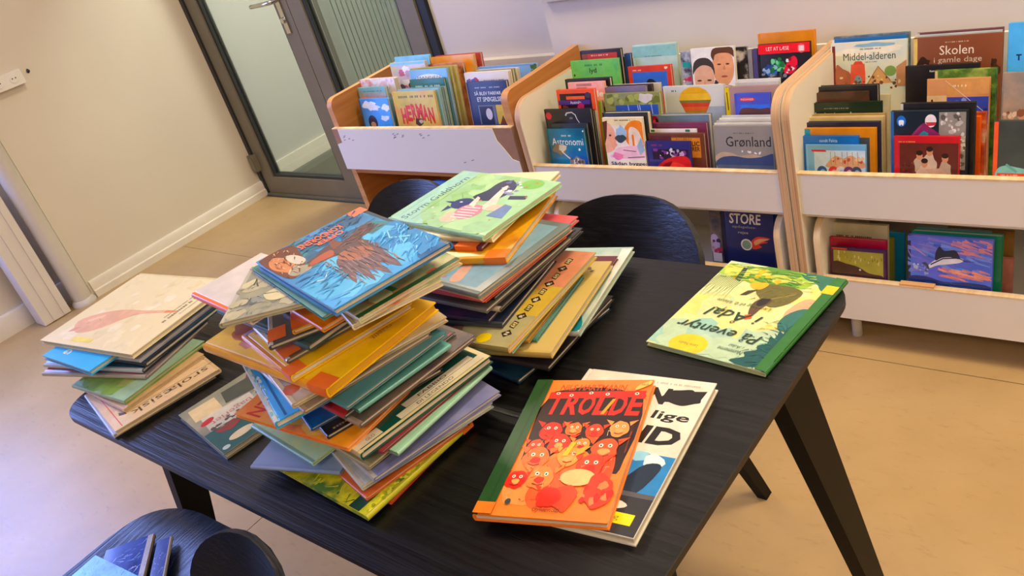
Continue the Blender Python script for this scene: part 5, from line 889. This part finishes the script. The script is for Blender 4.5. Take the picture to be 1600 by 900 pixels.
quad_book('green goat story cover titled Storm Guldhorn, topmost of back heap', HB, [(756, 380), (861, 284), (730, 266), (612, 334)], zb + .010, .010, 0, painted(['#a8cfa0', '#9cc694', '#b0d8b0'], 6, 71), art=a_gold, spine='#8fb48a')
zl = stack(HL, Z0, [
 ('white backed book at the bottom of the left heap', (176, 680), (340, 582), .008, .215, .235, 0, '#d6d6d2', dict(spine='#dfe2e4')),
 ('beige cover with a line of dark letters in the left heap', (180, 674), (352, 570), .010, .222, .222, 2, painted(['#d2b896', '#dcc6a6'], 7, 80), dict(art=a_skole, spine='#cdb28c')),
 ('light tan book above the beige lettered cover', (192, 640), (325, 548), .008, .19, .20, 0, '#c4a67c'),
 ('green landscape cover in the left heap', (193, 627), (326, 528), .009, .205, .21, 0, painted(['#6f8f44', '#86a458', '#5a7a38'], 9, 81), dict(art=a_land, spine='#9cb49a')),
 ('dark photo cover with red patch in the left heap', (226, 588), (304, 520), .009, .20, .235, 0, painted(['#4a4450', '#7a6a70', '#a03a4c'], 12, 82), dict(L=(61, 586), art=a_ph, spine='#b8b0ac')),
 ('blue and black cover in the left heap', (221, 578), (308, 506), .010, .215, .235, 0, painted(['#1c2430', '#27506a', '#5a86b0'], 7, 83), dict(L=(62, 573), spine='#c6d0dc')),
 ('charcoal blue book under the pale drawing cover', (226, 568), (318, 496), .010, .215, .21, 0, painted(['#171c24', '#243448', '#1d3f48'], 8, 84)),
 ('lavender grey book just visible at far left', (216, 562), (314, 486), .009, .215, .225, 0, painted(['#8a8fae', '#a4a8c0', '#4a4a5c'], 8, 85), dict(spine='#b4b6c8')),
])
# cyan book turned towards the viewer, then the pale drawing cover on top
flat_book('bright cyan book with cream letters under the pale drawing cover', HL, (139, 580), (210, 532), zl + .011, .011, .20, .215, 2, painted(['#1fa0d8', '#2fb0e4'], 5, 86), art=a_cy, spine='#d6dcdc'); zl += .0114
quad_book('pale cream cover with a hand drawn goose leg, topmost of left heap', HL, [(206, 558), (352, 440), (225, 422), (68, 529)], zl + .011, .011, 2, painted(['#e2d6b0', '#e6dcbc'], 6, 87), art=a_goose, spine='#d6c9a0')
# loose books lying on the table
G0 = 'single books lying on the table'
quad_book('orange picture book titled TROLDE with green spine, leaning on a white one', G0, [(942, 810), (1031, 590), (850, 598), (722, 808)], Z0 + .0285, .013, 3, '#f08a42', art=a_trold, spine='#1f4a26')
flat_book('white and blue book with black brush lettering beside the orange one', G0, (990, 842), (1120, 599), Z0 + .0145, .0145, None, .215, 3, '#e6e0d2', art=a_nd, spine='#d9d4c8')
quad_book('green lakeside cover titled På eventyr i Ådal at table corner', G0, [(1200, 583), (1318, 440), (1143, 404), (1012, 534)], Z0 + .009, .009, 1, painted(['#d9d8a0', '#c2d2ac', '#b0ccb4'], 5, 90), art=a_adal, spine='#2f6a30')
flat_book('dark green baking story cover lying between the heaps', G0, (350, 710), (470, 628), Z0 + .012, .012, .245, .215, 2, painted(['#7c8070', '#a09c88'], 9, 91), art=a_caf, spine='#124a48')
# books on the chair seat
SZ = .4462
GS = 'picture books on the chair seat'
def a_sea(p, w, h): p.H(90, .03, .97, .03, .97, .12, 30, .012, ['#6fc4d8', '#3f9cbc', '#a0dce4', '#2f7fa8'], 3, 40)
def a_blu(p, w, h): p.H(80, .08, .97, .03, .97, .14, 20, .014, ['#4a6ac0', '#7f9ae0', '#2a4494', '#c0c8ea'], 4, 40); p.B(0, 0, .12, 1, '#c6b48a'); p.H(14, .02, .1, .03, .97, .06, 20, .008, ['#7a6a4a', '#d9cba4'], 5, 30)
quad_book('turquoise picture book at the corner of the chair seat', GS, [(170, 965), (225, 905), (152, 868), (85, 920)], SZ + .0045 + .024, .011, 0, painted(['#3f9cb8', '#6ac0d2', '#2f7fa8'], 12, 92), art=a_sea, spine='#2f7a9c')
quad_book('blue picture book with cream spine on the chair seat', GS, [(235, 925), (222, 842), (160, 862), (150, 935)], SZ + .012, .011, 1, painted(['#3a5ab4', '#5a7ad0', '#2a4494'], 10, 93), art=a_blu, spine='#c6b48a')
quad_book('slim white edged picture book beside the cream spined one', GS, [(268, 925), (252, 845), (236, 850), (238, 930)], SZ + .010, .009, 1, painted(['#33478c', '#4a62b0'], 10, 94), art=a_blu, spine='#d6d2c4')
